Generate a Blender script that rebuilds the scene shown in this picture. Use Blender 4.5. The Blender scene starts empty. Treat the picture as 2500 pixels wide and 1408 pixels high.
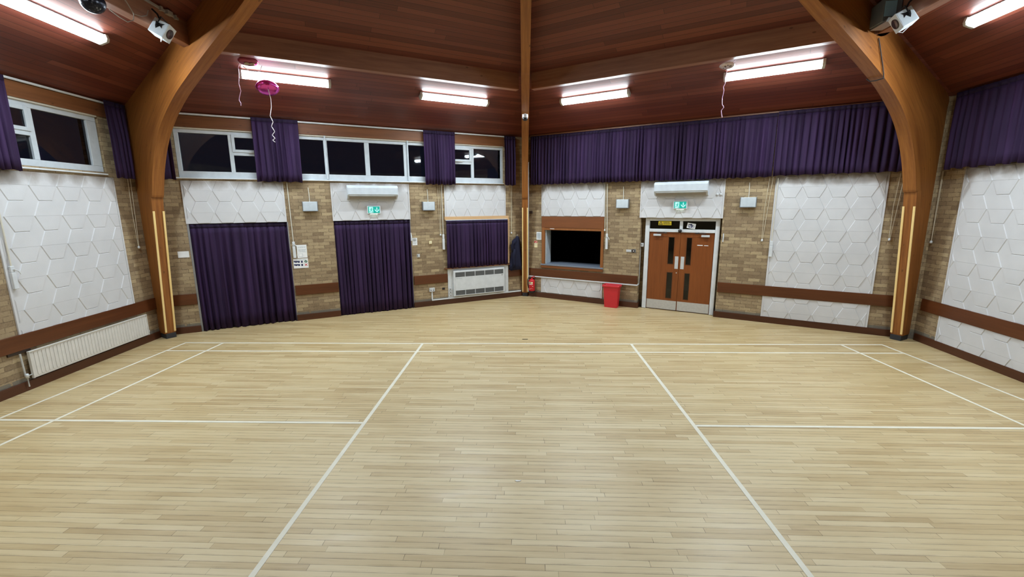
import bpy, bmesh, math, random
from mathutils import Matrix, Vector
random.seed(7)
sc = bpy.context.scene
C = sc.collection
PI = math.pi

# ------------------------------------------------------------------ helpers
def srgb(r, g, b):
    f = lambda c: (c/255)/12.92 if c/255 <= .04045 else ((c/255+.055)/1.055)**2.4
    return (f(r), f(g), f(b), 1.0)

class MB:
    """collects shapes into one mesh"""
    def __init__(s): s.bm = bmesh.new(); s.uv = None
    def box(s, x0, x1, y0, y1, z0, z1):
        x0, x1 = sorted((x0, x1)); y0, y1 = sorted((y0, y1)); z0, z1 = sorted((z0, z1))
        v = [s.bm.verts.new(p) for p in ((x0,y0,z0),(x1,y0,z0),(x1,y1,z0),(x0,y1,z0),(x0,y0,z1),(x1,y0,z1),(x1,y1,z1),(x0,y1,z1))]
        for f in ((3,2,1,0),(4,5,6,7),(0,1,5,4),(1,2,6,5),(2,3,7,6),(3,0,4,7)): s.bm.faces.new([v[i] for i in f])
        return s
    def hexa(s, p):
        v = [s.bm.verts.new(q) for q in p]
        for f in ((3,2,1,0),(4,5,6,7),(0,1,5,4),(1,2,6,5),(2,3,7,6),(3,0,4,7)): s.bm.faces.new([v[i] for i in f])
        return s
    def prism(s, pts, a, b, axis='y'):
        """2-D outline extruded along an axis: y -> outline in (x,z); x -> (y,z); z -> (x,y)"""
        def P(p, t): return {'y': (p[0], t, p[1]), 'x': (t, p[0], p[1]), 'z': (p[0], p[1], t)}[axis]
        A = [s.bm.verts.new(P(p, a)) for p in pts]; B = [s.bm.verts.new(P(p, b)) for p in pts]
        n = len(pts)
        s.bm.faces.new(A[::-1]); s.bm.faces.new(B)
        for i in range(n): s.bm.faces.new((A[i], A[(i+1) % n], B[(i+1) % n], B[i]))
        return s
    def tube(s, pts, r, n=8):
        pts = [Vector(p) for p in pts]; rings = []; up = Vector((.31, .17, .93))
        for i, p in enumerate(pts):
            t = (pts[min(i+1, len(pts)-1)] - pts[max(i-1, 0)]).normalized()
            a = t.cross(up)
            if a.length < 1e-3: a = t.cross(Vector((1, 0, 0)))
            a.normalize(); b = t.cross(a)
            rr = r[i] if isinstance(r, (list, tuple)) else r
            rings.append([s.bm.verts.new(p + a*rr*math.cos(2*PI*k/n) + b*rr*math.sin(2*PI*k/n)) for k in range(n)])
        for A, B in zip(rings, rings[1:]):
            for k in range(n): s.bm.faces.new((A[k], A[(k+1) % n], B[(k+1) % n], B[k]))
        s.bm.faces.new(rings[0][::-1]); s.bm.faces.new(rings[-1])
        return s
    def lathe(s, prof, c=(0, 0, 0), n=24, M=None):
        """profile (radius, height) turned about z, then M, then moved to c"""
        M = M or Matrix.Identity(3); rings = []
        for r, h in prof:
            r = max(r, 1e-4)
            rings.append([s.bm.verts.new(Vector(c) + M @ Vector((r*math.cos(2*PI*k/n), r*math.sin(2*PI*k/n), h))) for k in range(n)])
        for A, B in zip(rings, rings[1:]):
            for k in range(n): s.bm.faces.new((A[k], A[(k+1) % n], B[(k+1) % n], B[k]))
        s.bm.faces.new(rings[0][::-1]); s.bm.faces.new(rings[-1])
        return s
    def build(s, name, mat, parent=None, smooth=False, bevel=0, label=None, M=None):
        bmesh.ops.recalc_face_normals(s.bm, faces=s.bm.faces)
        me = bpy.data.meshes.new(name); s.bm.to_mesh(me); s.bm.free()
        o = bpy.data.objects.new(name, me); C.objects.link(o)
        for m in (mat if isinstance(mat, list) else [mat]): me.materials.append(m)
        if smooth:
            for p in me.polygons: p.use_smooth = True
        if parent: o.parent = parent
        if M is not None: o.matrix_world = M
        if bevel:
            b = o.modifiers.new('Bevel', 'BEVEL'); b.width = bevel; b.segments = 2; b.limit_method = 'ANGLE'; b.angle_limit = math.radians(40)
        if label: o['label'] = label
        return o

def tag(o, label, cat, group=None):
    o['label'] = label; o['category'] = cat
    if group: o['group'] = group
    return o
def thing(name, label, cat, M, group=None):
    o = bpy.data.objects.new(name, None); C.objects.link(o); o.matrix_world = M; o.empty_display_size = .1
    return tag(o, label, cat, group)
def struct(o): o['kind'] = 'structure'; return o
def copy_tree(o, parent=None):
    c = o.copy(); C.objects.link(c)
    if parent: c.parent = parent
    for ch in list(o.children): copy_tree(ch, c)
    return c

# ------------------------------------------------------------------ the hall's plan: four walls of a hexagon, the other two behind the camera
COR = {'BL': (-7.5, 3.49), 'BR': (0., 7.46), 'L': (-7.5, 3.49), 'R': (7.545, 3.38)}
DIR = {'BL': Vector((7.5, 3.97)).normalized(), 'BR': Vector((7.545, -4.08)).normalized(),
       'L': Vector((.08, -1.)).normalized(), 'R': Vector((-.1, -1.)).normalized()}
SGN = {'BL': 1, 'BR': 1, 'L': -1, 'R': 1}
def F(w, u=0, d=0, z=0):
    """frame on a wall: x to the right as one faces the wall, y into the wall, z up; u runs along the wall, d out into the room"""
    D = DIR[w]*SGN[w]; N = Vector((-D.y, D.x))
    o = Vector(COR[w]) + DIR[w]*u - N*d
    return Matrix(((D.x, N.x, 0, o.x), (D.y, N.y, 0, o.y), (0, 0, 1, z), (0, 0, 0, 1)))
def wbox(mb, w, u0, u1, d0, d1, z0, z1):
    s = SGN[w]; return mb.box(s*u0, s*u1, -d0, -d1, z0, z1)
EAVE, SLOPE, APEX = 4.46, .39, Vector((0, -.62, 7.24))
def ceil_z(d): return EAVE + SLOPE*d

# ------------------------------------------------------------------ materials
def new_mat(name):
    m = bpy.data.materials.new(name); m.use_nodes = True
    nt = m.node_tree; b = nt.nodes['Principled BSDF']
    return m, nt, b
def N(nt, t, **k):
    n = nt.nodes.new(t)
    for a, v in k.items(): setattr(n, a, v)
    return n
def L(nt, a, b): nt.links.new(a, b)
def math_n(nt, op, a, b=None, c=None):
    n = N(nt, 'ShaderNodeMath', operation=op)
    for i, v in enumerate((a, b, c)):
        if v is None: continue
        if isinstance(v, (int, float)): n.inputs[i].default_value = v
        else: L(nt, v, n.inputs[i])
    return n.outputs[0]
def ramp(nt, fac, stops):
    r = N(nt, 'ShaderNodeValToRGB'); e = r.color_ramp.elements
    while len(e) < len(stops): e.new(.5)
    for i, (p, c) in enumerate(stops): e[i].position = p; e[i].color = c
    L(nt, fac, r.inputs[0]); return r.outputs[0]
def mix(nt, fac, a, b, mode='MIX'):
    n = N(nt, 'ShaderNodeMix', data_type='RGBA', blend_type=mode)
    for i, v in ((0, fac), (6, a), (7, b)):
        if isinstance(v, (int, float, tuple)): n.inputs[i].default_value = v
        else: L(nt, v, n.inputs[i])
    return n.outputs[2]
def noise(nt, vec, scale, detail=3, rough=.55):
    n = N(nt, 'ShaderNodeTexNoise'); n.inputs['Scale'].default_value = scale; n.inputs['Detail'].default_value = detail
    n.inputs['Roughness'].default_value = rough
    L(nt, vec, n.inputs['Vector']); return n.outputs['Fac']
def scaled(nt, vec, s, loc=(0, 0, 0)):
    m = N(nt, 'ShaderNodeMapping'); m.inputs['Scale'].default_value = s; m.inputs['Location'].default_value = loc
    L(nt, vec, m.inputs['Vector']); return m.outputs[0]
def obj_xyz(nt):
    t = N(nt, 'ShaderNodeTexCoord'); s = N(nt, 'ShaderNodeSeparateXYZ'); L(nt, t.outputs['Object'], s.inputs[0])
    return t.outputs['Object'], s.outputs
def cells(nt, x, y, W, H, gx, gy, half=False):
    """boards or bricks: returns (a random value per board, joint mask)"""
    yy = math_n(nt, 'DIVIDE', y, H); row = math_n(nt, 'FLOOR', yy); fy = math_n(nt, 'FRACT', yy)
    if half: off = math_n(nt, 'MULTIPLY', math_n(nt, 'FLOORED_MODULO', row, 2), .5)
    else:
        w1 = N(nt, 'ShaderNodeTexWhiteNoise', noise_dimensions='1D'); L(nt, row, w1.inputs['W']); off = math_n(nt, 'MULTIPLY', w1.outputs[0], 7.3)
    xx = math_n(nt, 'ADD', math_n(nt, 'DIVIDE', x, W), off); idx = math_n(nt, 'FLOOR', xx); fx = math_n(nt, 'FRACT', xx)
    cv = N(nt, 'ShaderNodeCombineXYZ'); L(nt, idx, cv.inputs[0]); L(nt, row, cv.inputs[1])
    w2 = N(nt, 'ShaderNodeTexWhiteNoise', noise_dimensions='2D'); L(nt, cv.outputs[0], w2.inputs['Vector'])
    ex = math_n(nt, 'LESS_THAN', math_n(nt, 'MINIMUM', fx, math_n(nt, 'SUBTRACT', 1, fx)), gx/W)
    ey = math_n(nt, 'LESS_THAN', math_n(nt, 'MINIMUM', fy, math_n(nt, 'SUBTRACT', 1, fy)), gy/H)
    return w2.outputs[0], math_n(nt, 'MAXIMUM', ex, ey), row
def bump(nt, b, h, strength, dist=.01):
    n = N(nt, 'ShaderNodeBump'); n.inputs['Strength'].default_value = strength; n.inputs['Distance'].default_value = dist
    L(nt, h, n.inputs['Height']); L(nt, n.outputs[0], b.inputs['Normal'])

def plain(name, col, rough=.5, metal=0, spec=.5, var=.06, scale=9):
    m, nt, b = new_mat(name)
    v, _ = obj_xyz(nt)
    f = noise(nt, v, scale)
    d = tuple(c*(1-var) for c in col[:3])+(1,); e = tuple(min(1, c*(1+var)) for c in col[:3])+(1,)
    L(nt, ramp(nt, f, [(.3, d), (.7, e)]), b.inputs['Base Color'])
    b.inputs['Roughness'].default_value = rough; b.inputs['Metallic'].default_value = metal; b.inputs['Specular IOR Level'].default_value = spec
    return m
def emit(name, col, s):
    m, nt, b = new_mat(name)
    b.inputs['Base Color'].default_value = tuple(c*.35 for c in col[:3])+(1,); b.inputs['Emission Color'].default_value = col; b.inputs['Emission Strength'].default_value = s
    return m
def wood(name, c1, c2, axis=0, rough=.45, stretch=14, uv=False, knots=False, spec=.4):
    """long grain along one axis of the object (or along u)"""
    m, nt, b = new_mat(name)
    t = N(nt, 'ShaderNodeTexCoord'); v = t.outputs['UV' if uv else 'Object']
    s = [stretch]*3; s[axis] = stretch*.06
    g = noise(nt, scaled(nt, v, tuple(s)), 1.6, 5, .65)
    s2 = [3.]*3; s2[axis] = .35
    g2 = noise(nt, scaled(nt, v, tuple(s2), (3, 1, 2)), 1, 2)
    f = math_n(nt, 'ADD', math_n(nt, 'MULTIPLY', g, .6), math_n(nt, 'MULTIPLY', g2, .4))
    col = ramp(nt, f, [(.34, c1), (.64, c2)])
    if knots:
        k = N(nt, 'ShaderNodeTexVoronoi'); k.inputs['Scale'].default_value = 1
        ks = [7.]*3; ks[axis] = 3.2
        L(nt, scaled(nt, v, tuple(ks)), k.inputs['Vector'])
        col = mix(nt, math_n(nt, 'MULTIPLY', math_n(nt, 'LESS_THAN', k.outputs['Distance'], .085), .55), col, tuple(c*.35 for c in c1[:3])+(1,))
    L(nt, col, b.inputs['Base Color'])
    b.inputs['Roughness'].default_value = rough; b.inputs['Specular IOR Level'].default_value = spec
    return m

def make_brick():
    m, nt, b = new_mat('buff_brick')
    v, (x, y, z) = obj_xyz(nt)
    ge = N(nt, 'ShaderNodeNewGeometry'); vt = N(nt, 'ShaderNodeVectorTransform', vector_type='NORMAL', convert_from='WORLD', convert_to='OBJECT')
    L(nt, ge.outputs['True Normal'], vt.inputs[0]); sn = N(nt, 'ShaderNodeSeparateXYZ'); L(nt, vt.outputs[0], sn.inputs[0])
    side = math_n(nt, 'GREATER_THAN', math_n(nt, 'ABSOLUTE', sn.outputs[0]), .6)
    xm = N(nt, 'ShaderNodeMix', data_type='FLOAT'); L(nt, side, xm.inputs[0]); L(nt, x, xm.inputs[2]); L(nt, y, xm.inputs[3])
    # hand-laid: joints wander a little
    wv = noise(nt, v, 2.2, 2); xo = math_n(nt, 'ADD', xm.outputs[0], math_n(nt, 'MULTIPLY', wv, .02))
    wv2 = noise(nt, scaled(nt, v, (1, 1, 1), (5, 3, 1)), 5, 2); zo = math_n(nt, 'ADD', z, math_n(nt, 'MULTIPLY', wv2, .014))
    r, e, row = cells(nt, xo, zo, .228, .0755, .0065, .0062, half=True)
    fine = noise(nt, v, 45, 5, .7); mid = noise(nt, v, 7, 3)
    f = math_n(nt, 'ADD', math_n(nt, 'MULTIPLY', r, .36), math_n(nt, 'ADD', math_n(nt, 'MULTIPLY', fine, .42), math_n(nt, 'MULTIPLY', mid, .26)))
    col = ramp(nt, f, [(.24, srgb(118, 98, 77)), (.45, srgb(147, 127, 100)), (.60, srgb(162, 142, 112)), (.82, srgb(188, 168, 131))])
    mor = ramp(nt, fine, [(.3, srgb(96, 80, 64)), (.7, srgb(136, 117, 94))])
    smr = noise(nt, scaled(nt, v, (1, 1, 1), (2, 7, 4)), 13, 4, .7); wr = N(nt, 'ShaderNodeMapRange'); wr.inputs[1].default_value = .40; wr.inputs[2].default_value = .58; L(nt, smr, wr.inputs[0]); wob = math_n(nt, 'MULTIPLY', e, math_n(nt, 'ADD', .18, math_n(nt, 'MULTIPLY', wr.outputs[0], .82)))
    col = mix(nt, math_n(nt, 'MULTIPLY', wob, .9), col, mor)
    # grey damp-proof course above the skirting
    lo = math_n(nt, 'MULTIPLY', math_n(nt, 'LESS_THAN', z, .195), math_n(nt, 'GREATER_THAN', mid, .38))
    col = mix(nt, math_n(nt, 'MULTIPLY', lo, .7), col, srgb(104, 104, 100))
    L(nt, col, b.inputs['Base Color']); b.inputs['Roughness'].default_value = .9; b.inputs['Specular IOR Level'].default_value = .15
    h = math_n(nt, 'ADD', math_n(nt, 'MULTIPLY', math_n(nt, 'SUBTRACT', 1, e), .7), math_n(nt, 'MULTIPLY', fine, .5))
    bump(nt, b, h, .55, .008)
    return m
def make_floor():
    m, nt, b = new_mat('strip_floor')  # paler round the court centre, browner out by the walls
    v, (x, y, z) = obj_xyz(nt)
    r, e, row = cells(nt, x, y, .92, .0575, .0018, .0017)
    g = noise(nt, scaled(nt, v, (2.2, 46, 1)), 1, 5, .62)
    big = noise(nt, v, .55, 3); spots = noise(nt, v, 70, 2, .6); smear = noise(nt, scaled(nt, v, (1.1, 4.5, 1), (4, 2, 0)), 1.2, 4, .6)
    f = math_n(nt, 'ADD', math_n(nt, 'MULTIPLY', r, .34), math_n(nt, 'ADD', math_n(nt, 'MULTIPLY', g, .38), math_n(nt, 'MULTIPLY', smear, .34)))
    col = ramp(nt, f, [(.2, srgb(178, 152, 112)), (.42, srgb(202, 179, 138)), (.60, srgb(214, 194, 154)), (.88, srgb(226, 209, 174))])
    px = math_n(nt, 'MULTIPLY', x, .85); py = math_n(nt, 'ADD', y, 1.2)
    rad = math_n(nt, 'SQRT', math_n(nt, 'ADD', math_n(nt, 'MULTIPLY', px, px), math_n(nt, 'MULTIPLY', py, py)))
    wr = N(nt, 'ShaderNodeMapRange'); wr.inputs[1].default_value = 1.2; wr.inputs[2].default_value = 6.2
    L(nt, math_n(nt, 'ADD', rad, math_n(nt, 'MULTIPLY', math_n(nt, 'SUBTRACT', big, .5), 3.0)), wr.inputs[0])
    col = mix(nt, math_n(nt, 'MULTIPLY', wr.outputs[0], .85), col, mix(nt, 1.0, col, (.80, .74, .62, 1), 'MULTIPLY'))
    dirt = math_n(nt, 'MULTIPLY', math_n(nt, 'GREATER_THAN', math_n(nt, 'ADD', spots, math_n(nt, 'MULTIPLY', smear, .35)), .93), .35)
    col = mix(nt, dirt, col, srgb(120, 102, 74))
    w1 = N(nt, 'ShaderNodeTexWhiteNoise', noise_dimensions='1D'); L(nt, math_n(nt, 'ADD', row, .5), w1.inputs['W'])
    sg = noise(nt, scaled(nt, v, (2.6, 17.4, 1), (9, 3, 0)), 1, 3, .6); sr = N(nt, 'ShaderNodeMapRange'); sr.inputs[1].default_value = .42; sr.inputs[2].default_value = .66; L(nt, sg, sr.inputs[0])
    gap = math_n(nt, 'MULTIPLY', e, math_n(nt, 'MINIMUM', 1, math_n(nt, 'ADD', .22, math_n(nt, 'ADD', math_n(nt, 'MULTIPLY', w1.outputs[0], .35), math_n(nt, 'MULTIPLY', sr.outputs[0], .6)))))
    # grime that has worked out of the joints
    yy = math_n(nt, 'FRACT', math_n(nt, 'DIVIDE', y, .0575)); near = math_n(nt, 'LESS_THAN', yy, .28)
    col = mix(nt, math_n(nt, 'MULTIPLY', math_n(nt, 'MULTIPLY', sr.outputs[0], near), math_n(nt, 'MULTIPLY', spots, .42)), col, srgb(126, 104, 76))
    col = mix(nt, gap, col, srgb(92, 76, 54))
    L(nt, col, b.inputs['Base Color'])
    L(nt, ramp(nt, smear, [(.3, (.30,)*3+(1,)), (.7, (.46,)*3+(1,))]), b.inputs['Roughness']); b.inputs['Specular IOR Level'].default_value = .38
    bump(nt, b, math_n(nt, 'SUBTRACT', math_n(nt, 'MULTIPLY', g, .2), e), .12, .002)
    return m
def make_planks():
    m, nt, b = new_mat('ceiling_boards')
    v, (x, y, z) = obj_xyz(nt)
    r, e, row = cells(nt, x, y, 3.4, .108, .003, .0035)
    g = noise(nt, scaled(nt, v, (.9, 30, 1)), 1, 5, .62); big = noise(nt, scaled(nt, v, (.4, 1.5, 1)), 1, 2)
    f = math_n(nt, 'ADD', math_n(nt, 'MULTIPLY', r, .42), math_n(nt, 'ADD', math_n(nt, 'MULTIPLY', g, .38), math_n(nt, 'MULTIPLY', big, .28)))
    col = ramp(nt, f, [(.25, srgb(87, 41, 31)), (.5, srgb(107, 53, 40)), (.8, srgb(126, 69, 52))])
    col = mix(nt, math_n(nt, 'MULTIPLY', e, .8), col, srgb(28, 14, 12))
    L(nt, col, b.inputs['Base Color']); b.inputs['Roughness'].default_value = .42; b.inputs['Specular IOR Level'].default_value = .45
    bump(nt, b, math_n(nt, 'SUBTRACT', math_n(nt, 'MULTIPLY', g, .15), e), .25, .004)
    return m
def make_panel_paint():
    m, nt, b = new_mat('white_masonry_paint')
    v, (x, y, z) = obj_xyz(nt)
    f = noise(nt, v, 60, 4, .7); g = noise(nt, v, 1.6, 3)
    col = ramp(nt, g, [(.3, srgb(200, 199, 201)), (.7, srgb(211, 210, 212))])
    # soot and scuffs that have gathered under the curtains' hems
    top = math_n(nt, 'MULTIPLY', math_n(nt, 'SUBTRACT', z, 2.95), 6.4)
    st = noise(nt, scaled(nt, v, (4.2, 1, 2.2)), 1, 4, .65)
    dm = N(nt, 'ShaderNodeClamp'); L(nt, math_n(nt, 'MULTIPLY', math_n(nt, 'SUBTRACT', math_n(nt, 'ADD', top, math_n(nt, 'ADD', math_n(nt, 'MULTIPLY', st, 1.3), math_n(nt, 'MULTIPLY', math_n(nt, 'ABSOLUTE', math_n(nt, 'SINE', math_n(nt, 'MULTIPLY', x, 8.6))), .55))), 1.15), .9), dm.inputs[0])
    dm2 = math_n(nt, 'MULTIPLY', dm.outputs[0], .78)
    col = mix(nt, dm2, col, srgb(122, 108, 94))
    L(nt, col, b.inputs['Base Color']); b.inputs['Roughness'].default_value = .62; b.inputs['Specular IOR Level'].default_value = .3
    bump(nt, b, f, .3, .004)
    return m
def make_cloth(name, c1, c2):
    m, nt, b = new_mat(name)
    v, (x, y, z) = obj_xyz(nt)
    f = noise(nt, scaled(nt, v, (7, 1, .6)), 1, 3); w = noise(nt, v, 380, 2)
    L(nt, ramp(nt, f, [(.3, c1), (.72, c2)]), b.inputs['Base Color'])
    b.inputs['Roughness'].default_value = .75; b.inputs['Sheen Weight'].default_value = .10; b.inputs['Sheen Roughness'].default_value = .4
    b.inputs['Specular IOR Level'].default_value = .2
    b.inputs['Sheen Tint'].default_value = srgb(150, 120, 180)
    bump(nt, b, w, .15, .002)
    return m
def make_glass(name, tint=(.75, .8, .85, 1)):
    m, nt, b = new_mat(name)
    v, _ = obj_xyz(nt); f = noise(nt, v, 2)
    L(nt, ramp(nt, f, [(0, tint), (1, tuple(c*.96 for c in tint[:3])+(1,))]), b.inputs['Base Color'])
    b.inputs['Roughness'].default_value = .02; b.inputs['Transmission Weight'].default_value = 1; b.inputs['IOR'].default_value = 1.45
    return m

M = dict(
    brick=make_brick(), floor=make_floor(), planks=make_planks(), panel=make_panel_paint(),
    cloth=make_cloth('purple_curtain_cloth', srgb(38, 24, 49), srgb(57, 37, 71)), cloth_head=make_cloth('curtain_heading_cloth', srgb(36, 26, 48), srgb(47, 34, 62)),
    coat=make_cloth('navy_coat_cloth', srgb(24, 25, 42), srgb(38, 40, 62)),
    arch=wood('glued_arch_timber', srgb(118, 67, 28), srgb(162, 103, 48), 0, .38, 16, uv=True, knots=True),
    beam=wood('beam_timber', srgb(124, 82, 64), srgb(156, 110, 84), 0, .5, 12, knots=True),
    lintel=wood('orange_lintel_timber', srgb(100, 60, 36), srgb(136, 88, 54), 0, .45, 10, knots=True),
    dado=wood('dark_rail_timber', srgb(80, 42, 21), srgb(100, 56, 30), 0, .35, 10),
    skirt=wood('skirting_timber', srgb(68, 37, 22), srgb(86, 49, 30), 0, .4, 10),
    door=wood('door_veneer', srgb(114, 60, 25), srgb(138, 76, 34), 2, .38, 18),
    hatch=wood('hatch_timber', srgb(108, 62, 32), srgb(132, 78, 42), 0, .4, 10),
    jamb=wood('jamb_timber', srgb(130, 78, 38), srgb(156, 98, 52), 2, .4, 10),
    pine=wood('pale_pine', srgb(196, 154, 108), srgb(218, 180, 134), 0, .5, 12),
    lath=wood('yellow_lath', srgb(232, 196, 126), srgb(244, 214, 150), 2, .5, 8),
    white=plain('white_enamel', srgb(212, 215, 218), .3), gloss=plain('white_gloss_frame', srgb(196, 203, 209), .25),
    cream=plain('cream_paint', srgb(206, 200, 186), .5), radiator=plain('radiator_enamel', srgb(216, 212, 206), .4, var=.05),
    ac=plain('air_conditioner_plastic', srgb(202, 209, 216), .32), acdark=plain('air_conditioner_slot', srgb(150, 142, 132), .5),
    line=plain('court_line_paint', srgb(228, 222, 204), .5, var=.07, scale=4), black=plain('black_plastic', srgb(22, 22, 25), .4),
    dark=plain('dark_base_block', srgb(42, 40, 42), .7), grey=plain('grey_box_metal', srgb(196, 204, 210), .35, .1), edge=plain('grey_edge_metal', srgb(140, 144, 148), .35, .6),
    steel=plain('brushed_steel', srgb(204, 206, 208), .38, .2), kick=plain('kick_plate_metal', srgb(196, 194, 190), .5, .35, scale=20),
    alu=plain('grey_door_frame', srgb(150, 150, 152), .4, .3), red=plain('red_bin_plastic', srgb(202, 40, 50), .38, spec=.5, var=.04), redext=plain('red_extinguisher_paint', srgb(196, 28, 38), .25),
    paper=plain('paper', srgb(232, 232, 232), .8), ink=plain('printed_ink', srgb(60, 62, 70), .8), greyink=plain('grey_printed_ink', srgb(160, 168, 176), .8),
    yellow=plain('yellow_sign', srgb(238, 212, 40), .5), blue=plain('navy_sign_ink', srgb(28, 34, 80), .6), green=plain('green_sign_ink', srgb(18, 92, 62), .6), rednote=plain('red_sign_ink', srgb(196, 44, 50), .6),
    cream_box=plain('cream_plastic', srgb(236, 222, 178), .45), cord=plain('cream_cord', srgb(206, 196, 172), .8), counter=plain('grey_counter', srgb(120, 128, 142), .3, scale=30),
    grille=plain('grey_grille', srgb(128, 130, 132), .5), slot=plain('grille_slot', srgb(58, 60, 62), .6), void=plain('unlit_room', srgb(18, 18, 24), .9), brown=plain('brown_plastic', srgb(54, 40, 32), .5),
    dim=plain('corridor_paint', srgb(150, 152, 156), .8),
    lamp=emit('lit_diffuser', (.80, .93, 1.0, 1), 76.0), lampside=emit('lit_diffuser_side', (.80, .93, 1.0, 1), 19.0), cap=plain('grey_end_cap', srgb(190, 190, 186), .5),
    exitg=emit('lit_green_sign', (.0, .42, .33, 1), .30), exitw=emit('lit_white_pictogram', (.50, 1.0, .95, 1), .34), exitlamp=emit('exit_downlight', (.8, 1, .88, 1), 1.2),
    glass=make_glass('window_glass'), dglass=make_glass('door_glass', (.35, .36, .38, 1)),
    pink=plain('pink_foil', srgb(226, 84, 184), .22, .85, spec=.6), maroon=plain('dark_pink_foil', srgb(150, 70, 92), .2, .4), silver=plain('pale_foil', srgb(206, 190, 190), .2, .4), ribbon=plain('pink_ribbon', srgb(240, 200, 232), .4),
    ribbonw=plain('white_ribbon', srgb(240, 234, 238), .4), palegold=plain('dull_gold_foil', srgb(176, 156, 118), .3, .4),
    speaker=plain('grey_speaker', srgb(92, 100, 104), .6), spkface=plain('pale_blue_panel', srgb(140, 182, 204), .4), lampbody=plain('white_lamp_housing', srgb(214, 224, 232), .35), lens=plain('dark_lens', srgb(62, 46, 44), .15), duct=plain('dusty_conduit', srgb(150, 140, 130), .8),
)
def make_mirror():
    m, nt, b = new_mat('mirror_tiles'); t = N(nt, 'ShaderNodeTexCoord'); s = N(nt, 'ShaderNodeSeparateXYZ'); L(nt, t.outputs['UV'], s.inputs[0])
    r, e, row = cells(nt, s.outputs[0], s.outputs[1], 1/34, 1/17, .0022, .0045)
    L(nt, mix(nt, e, ramp(nt, r, [(.0, srgb(26, 28, 42)), (.8, srgb(48, 50, 66)), (.97, srgb(120, 126, 140))]), srgb(14, 14, 20)), b.inputs['Base Color'])
    b.inputs['Metallic'].default_value = .55; b.inputs['Roughness'].default_value = .3
    return m
M['mirror'] = make_mirror()

# ------------------------------------------------------------------ world: night outside
w = bpy.data.worlds.new('night'); sc.world = w; w.use_nodes = True
w.node_tree.nodes['Background'].inputs[0].default_value = (.004, .005, .009, 1); w.node_tree.nodes['Background'].inputs[1].default_value = .5

# ------------------------------------------------------------------ floor and court
fl = MB(); hexpts = [COR['BL'], COR['BR'], COR['R'], (6.66, -5.4), (0, -9.2), (-6.78, -5.4)]
fl.prism([(x*1.06, (y+.6)*1.06-.6) for x, y in hexpts], -.12, 0, 'z')
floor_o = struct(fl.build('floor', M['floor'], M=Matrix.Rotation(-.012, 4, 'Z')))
NL = 0
def court_line(x0, y0, x1, y1, wd=.04):
    global NL; NL += 1
    a = Vector((x0, y0)); b = Vector((x1, y1)); t = (b-a).normalized(); n = Vector((-t.y, t.x))*wd/2
    p = [a-n, b-n, b+n, a+n]
    m = MB(); m.prism([tuple(q) for q in p], .0004, .0010+NL*.00025, 'z')
    o = m.build('court_line', M['line'], floor_o); o.matrix_parent_inverse = floor_o.matrix_world.inverted(); return o
HW, SG, LN = 3.03, 2.57, 6.68
court_line(-LN-.02, HW, LN+.02, HW); court_line(-LN, SG, LN, SG); court_line(-LN, -HW, -LN, HW); court_line(LN, -HW, LN, HW)
court_line(-5.92, -HW, -5.92, HW); court_line(5.92, -HW, 5.92, HW); court_line(-1.99, -HW, -1.99, HW, .046); court_line(2.01, -HW, 2.01, HW, .046)
court_line(-LN, 0.005, -2.0, 0.005); court_line(2.03, 0.005, LN, 0.005)

# ------------------------------------------------------------------ walls
T = .34
def wall(name, w, boxes):
    m = MB()
    for b in boxes: wbox(m, w, *b)
    return struct(m.build(name, M['brick'], M=F(w)))
H = 4.62
wBL = wall('wall_back_left', 'BL', [(-.1, .64, 0, -T, 0, 2.285), (2.47, 3.42, 0, -T, 0, 2.285), (5.205, 8.6, 0, -T, 0, 2.285),
    (-.1, 8.6, 0, -T, 2.285, 3.2), (-.1, .62, 0, -T, 3.2, 4.17), (7.81, 8.6, 0, -T, 3.2, 4.17), (-.1, 8.6, 0, -T, 4.17, H),
    (.64, 2.47, -.24, -T, 0, 2.285), (3.42, 5.205, -.24, -T, 0, 2.285)])
wBR = wall('wall_back_right', 'BR', [(-.1, .60, 0, -T, 0, 2.29), (.60, 2.30, 0, -T, 0, .94), (2.30, 3.255, 0, -T, 0, 2.29), (3.25, 3.343, -.225, -T, 0, 2.29), (5.022, 5.08, -.225, -T, 0, 2.29), (5.075, 8.7, 0, -T, 0, 2.29), (-.1, 8.7, 0, -T, 2.29, H)])
wL = wall('wall_left', 'L', [(-.1, 8.9, 0, -T, 0, 3.24), (-.1, .70, 0, -T, 3.24, 4.17), (4.6, 8.9, 0, -T, 3.24, 4.17), (-.1, 8.9, 0, -T, 4.17, H)])
wR = wall('wall_right', 'R', [(-.1, 8.9, 0, -T, 0, H)])
rl = Vector(COR['L']) + DIR['L']*8.8; rr = Vector(COR['R']) + DIR['R']*8.8
for nm, a, b in (('wall_rear_left', rl, Vector((0, -9.2))), ('wall_rear_right', Vector((0, -9.2)), rr)):
    d = (b-a); ln = d.length; d.normalize(); n = Vector((d.y, -d.x))
    m = MB(); m.box(-.2, ln+.2, 0, T, 0, H)
    struct(m.build(nm, M['brick'], M=Matrix(((d.x, n.x, 0, a.x), (d.y, n.y, 0, a.y), (0, 0, 1, 0), (0, 0, 0, 1)))))

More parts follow.
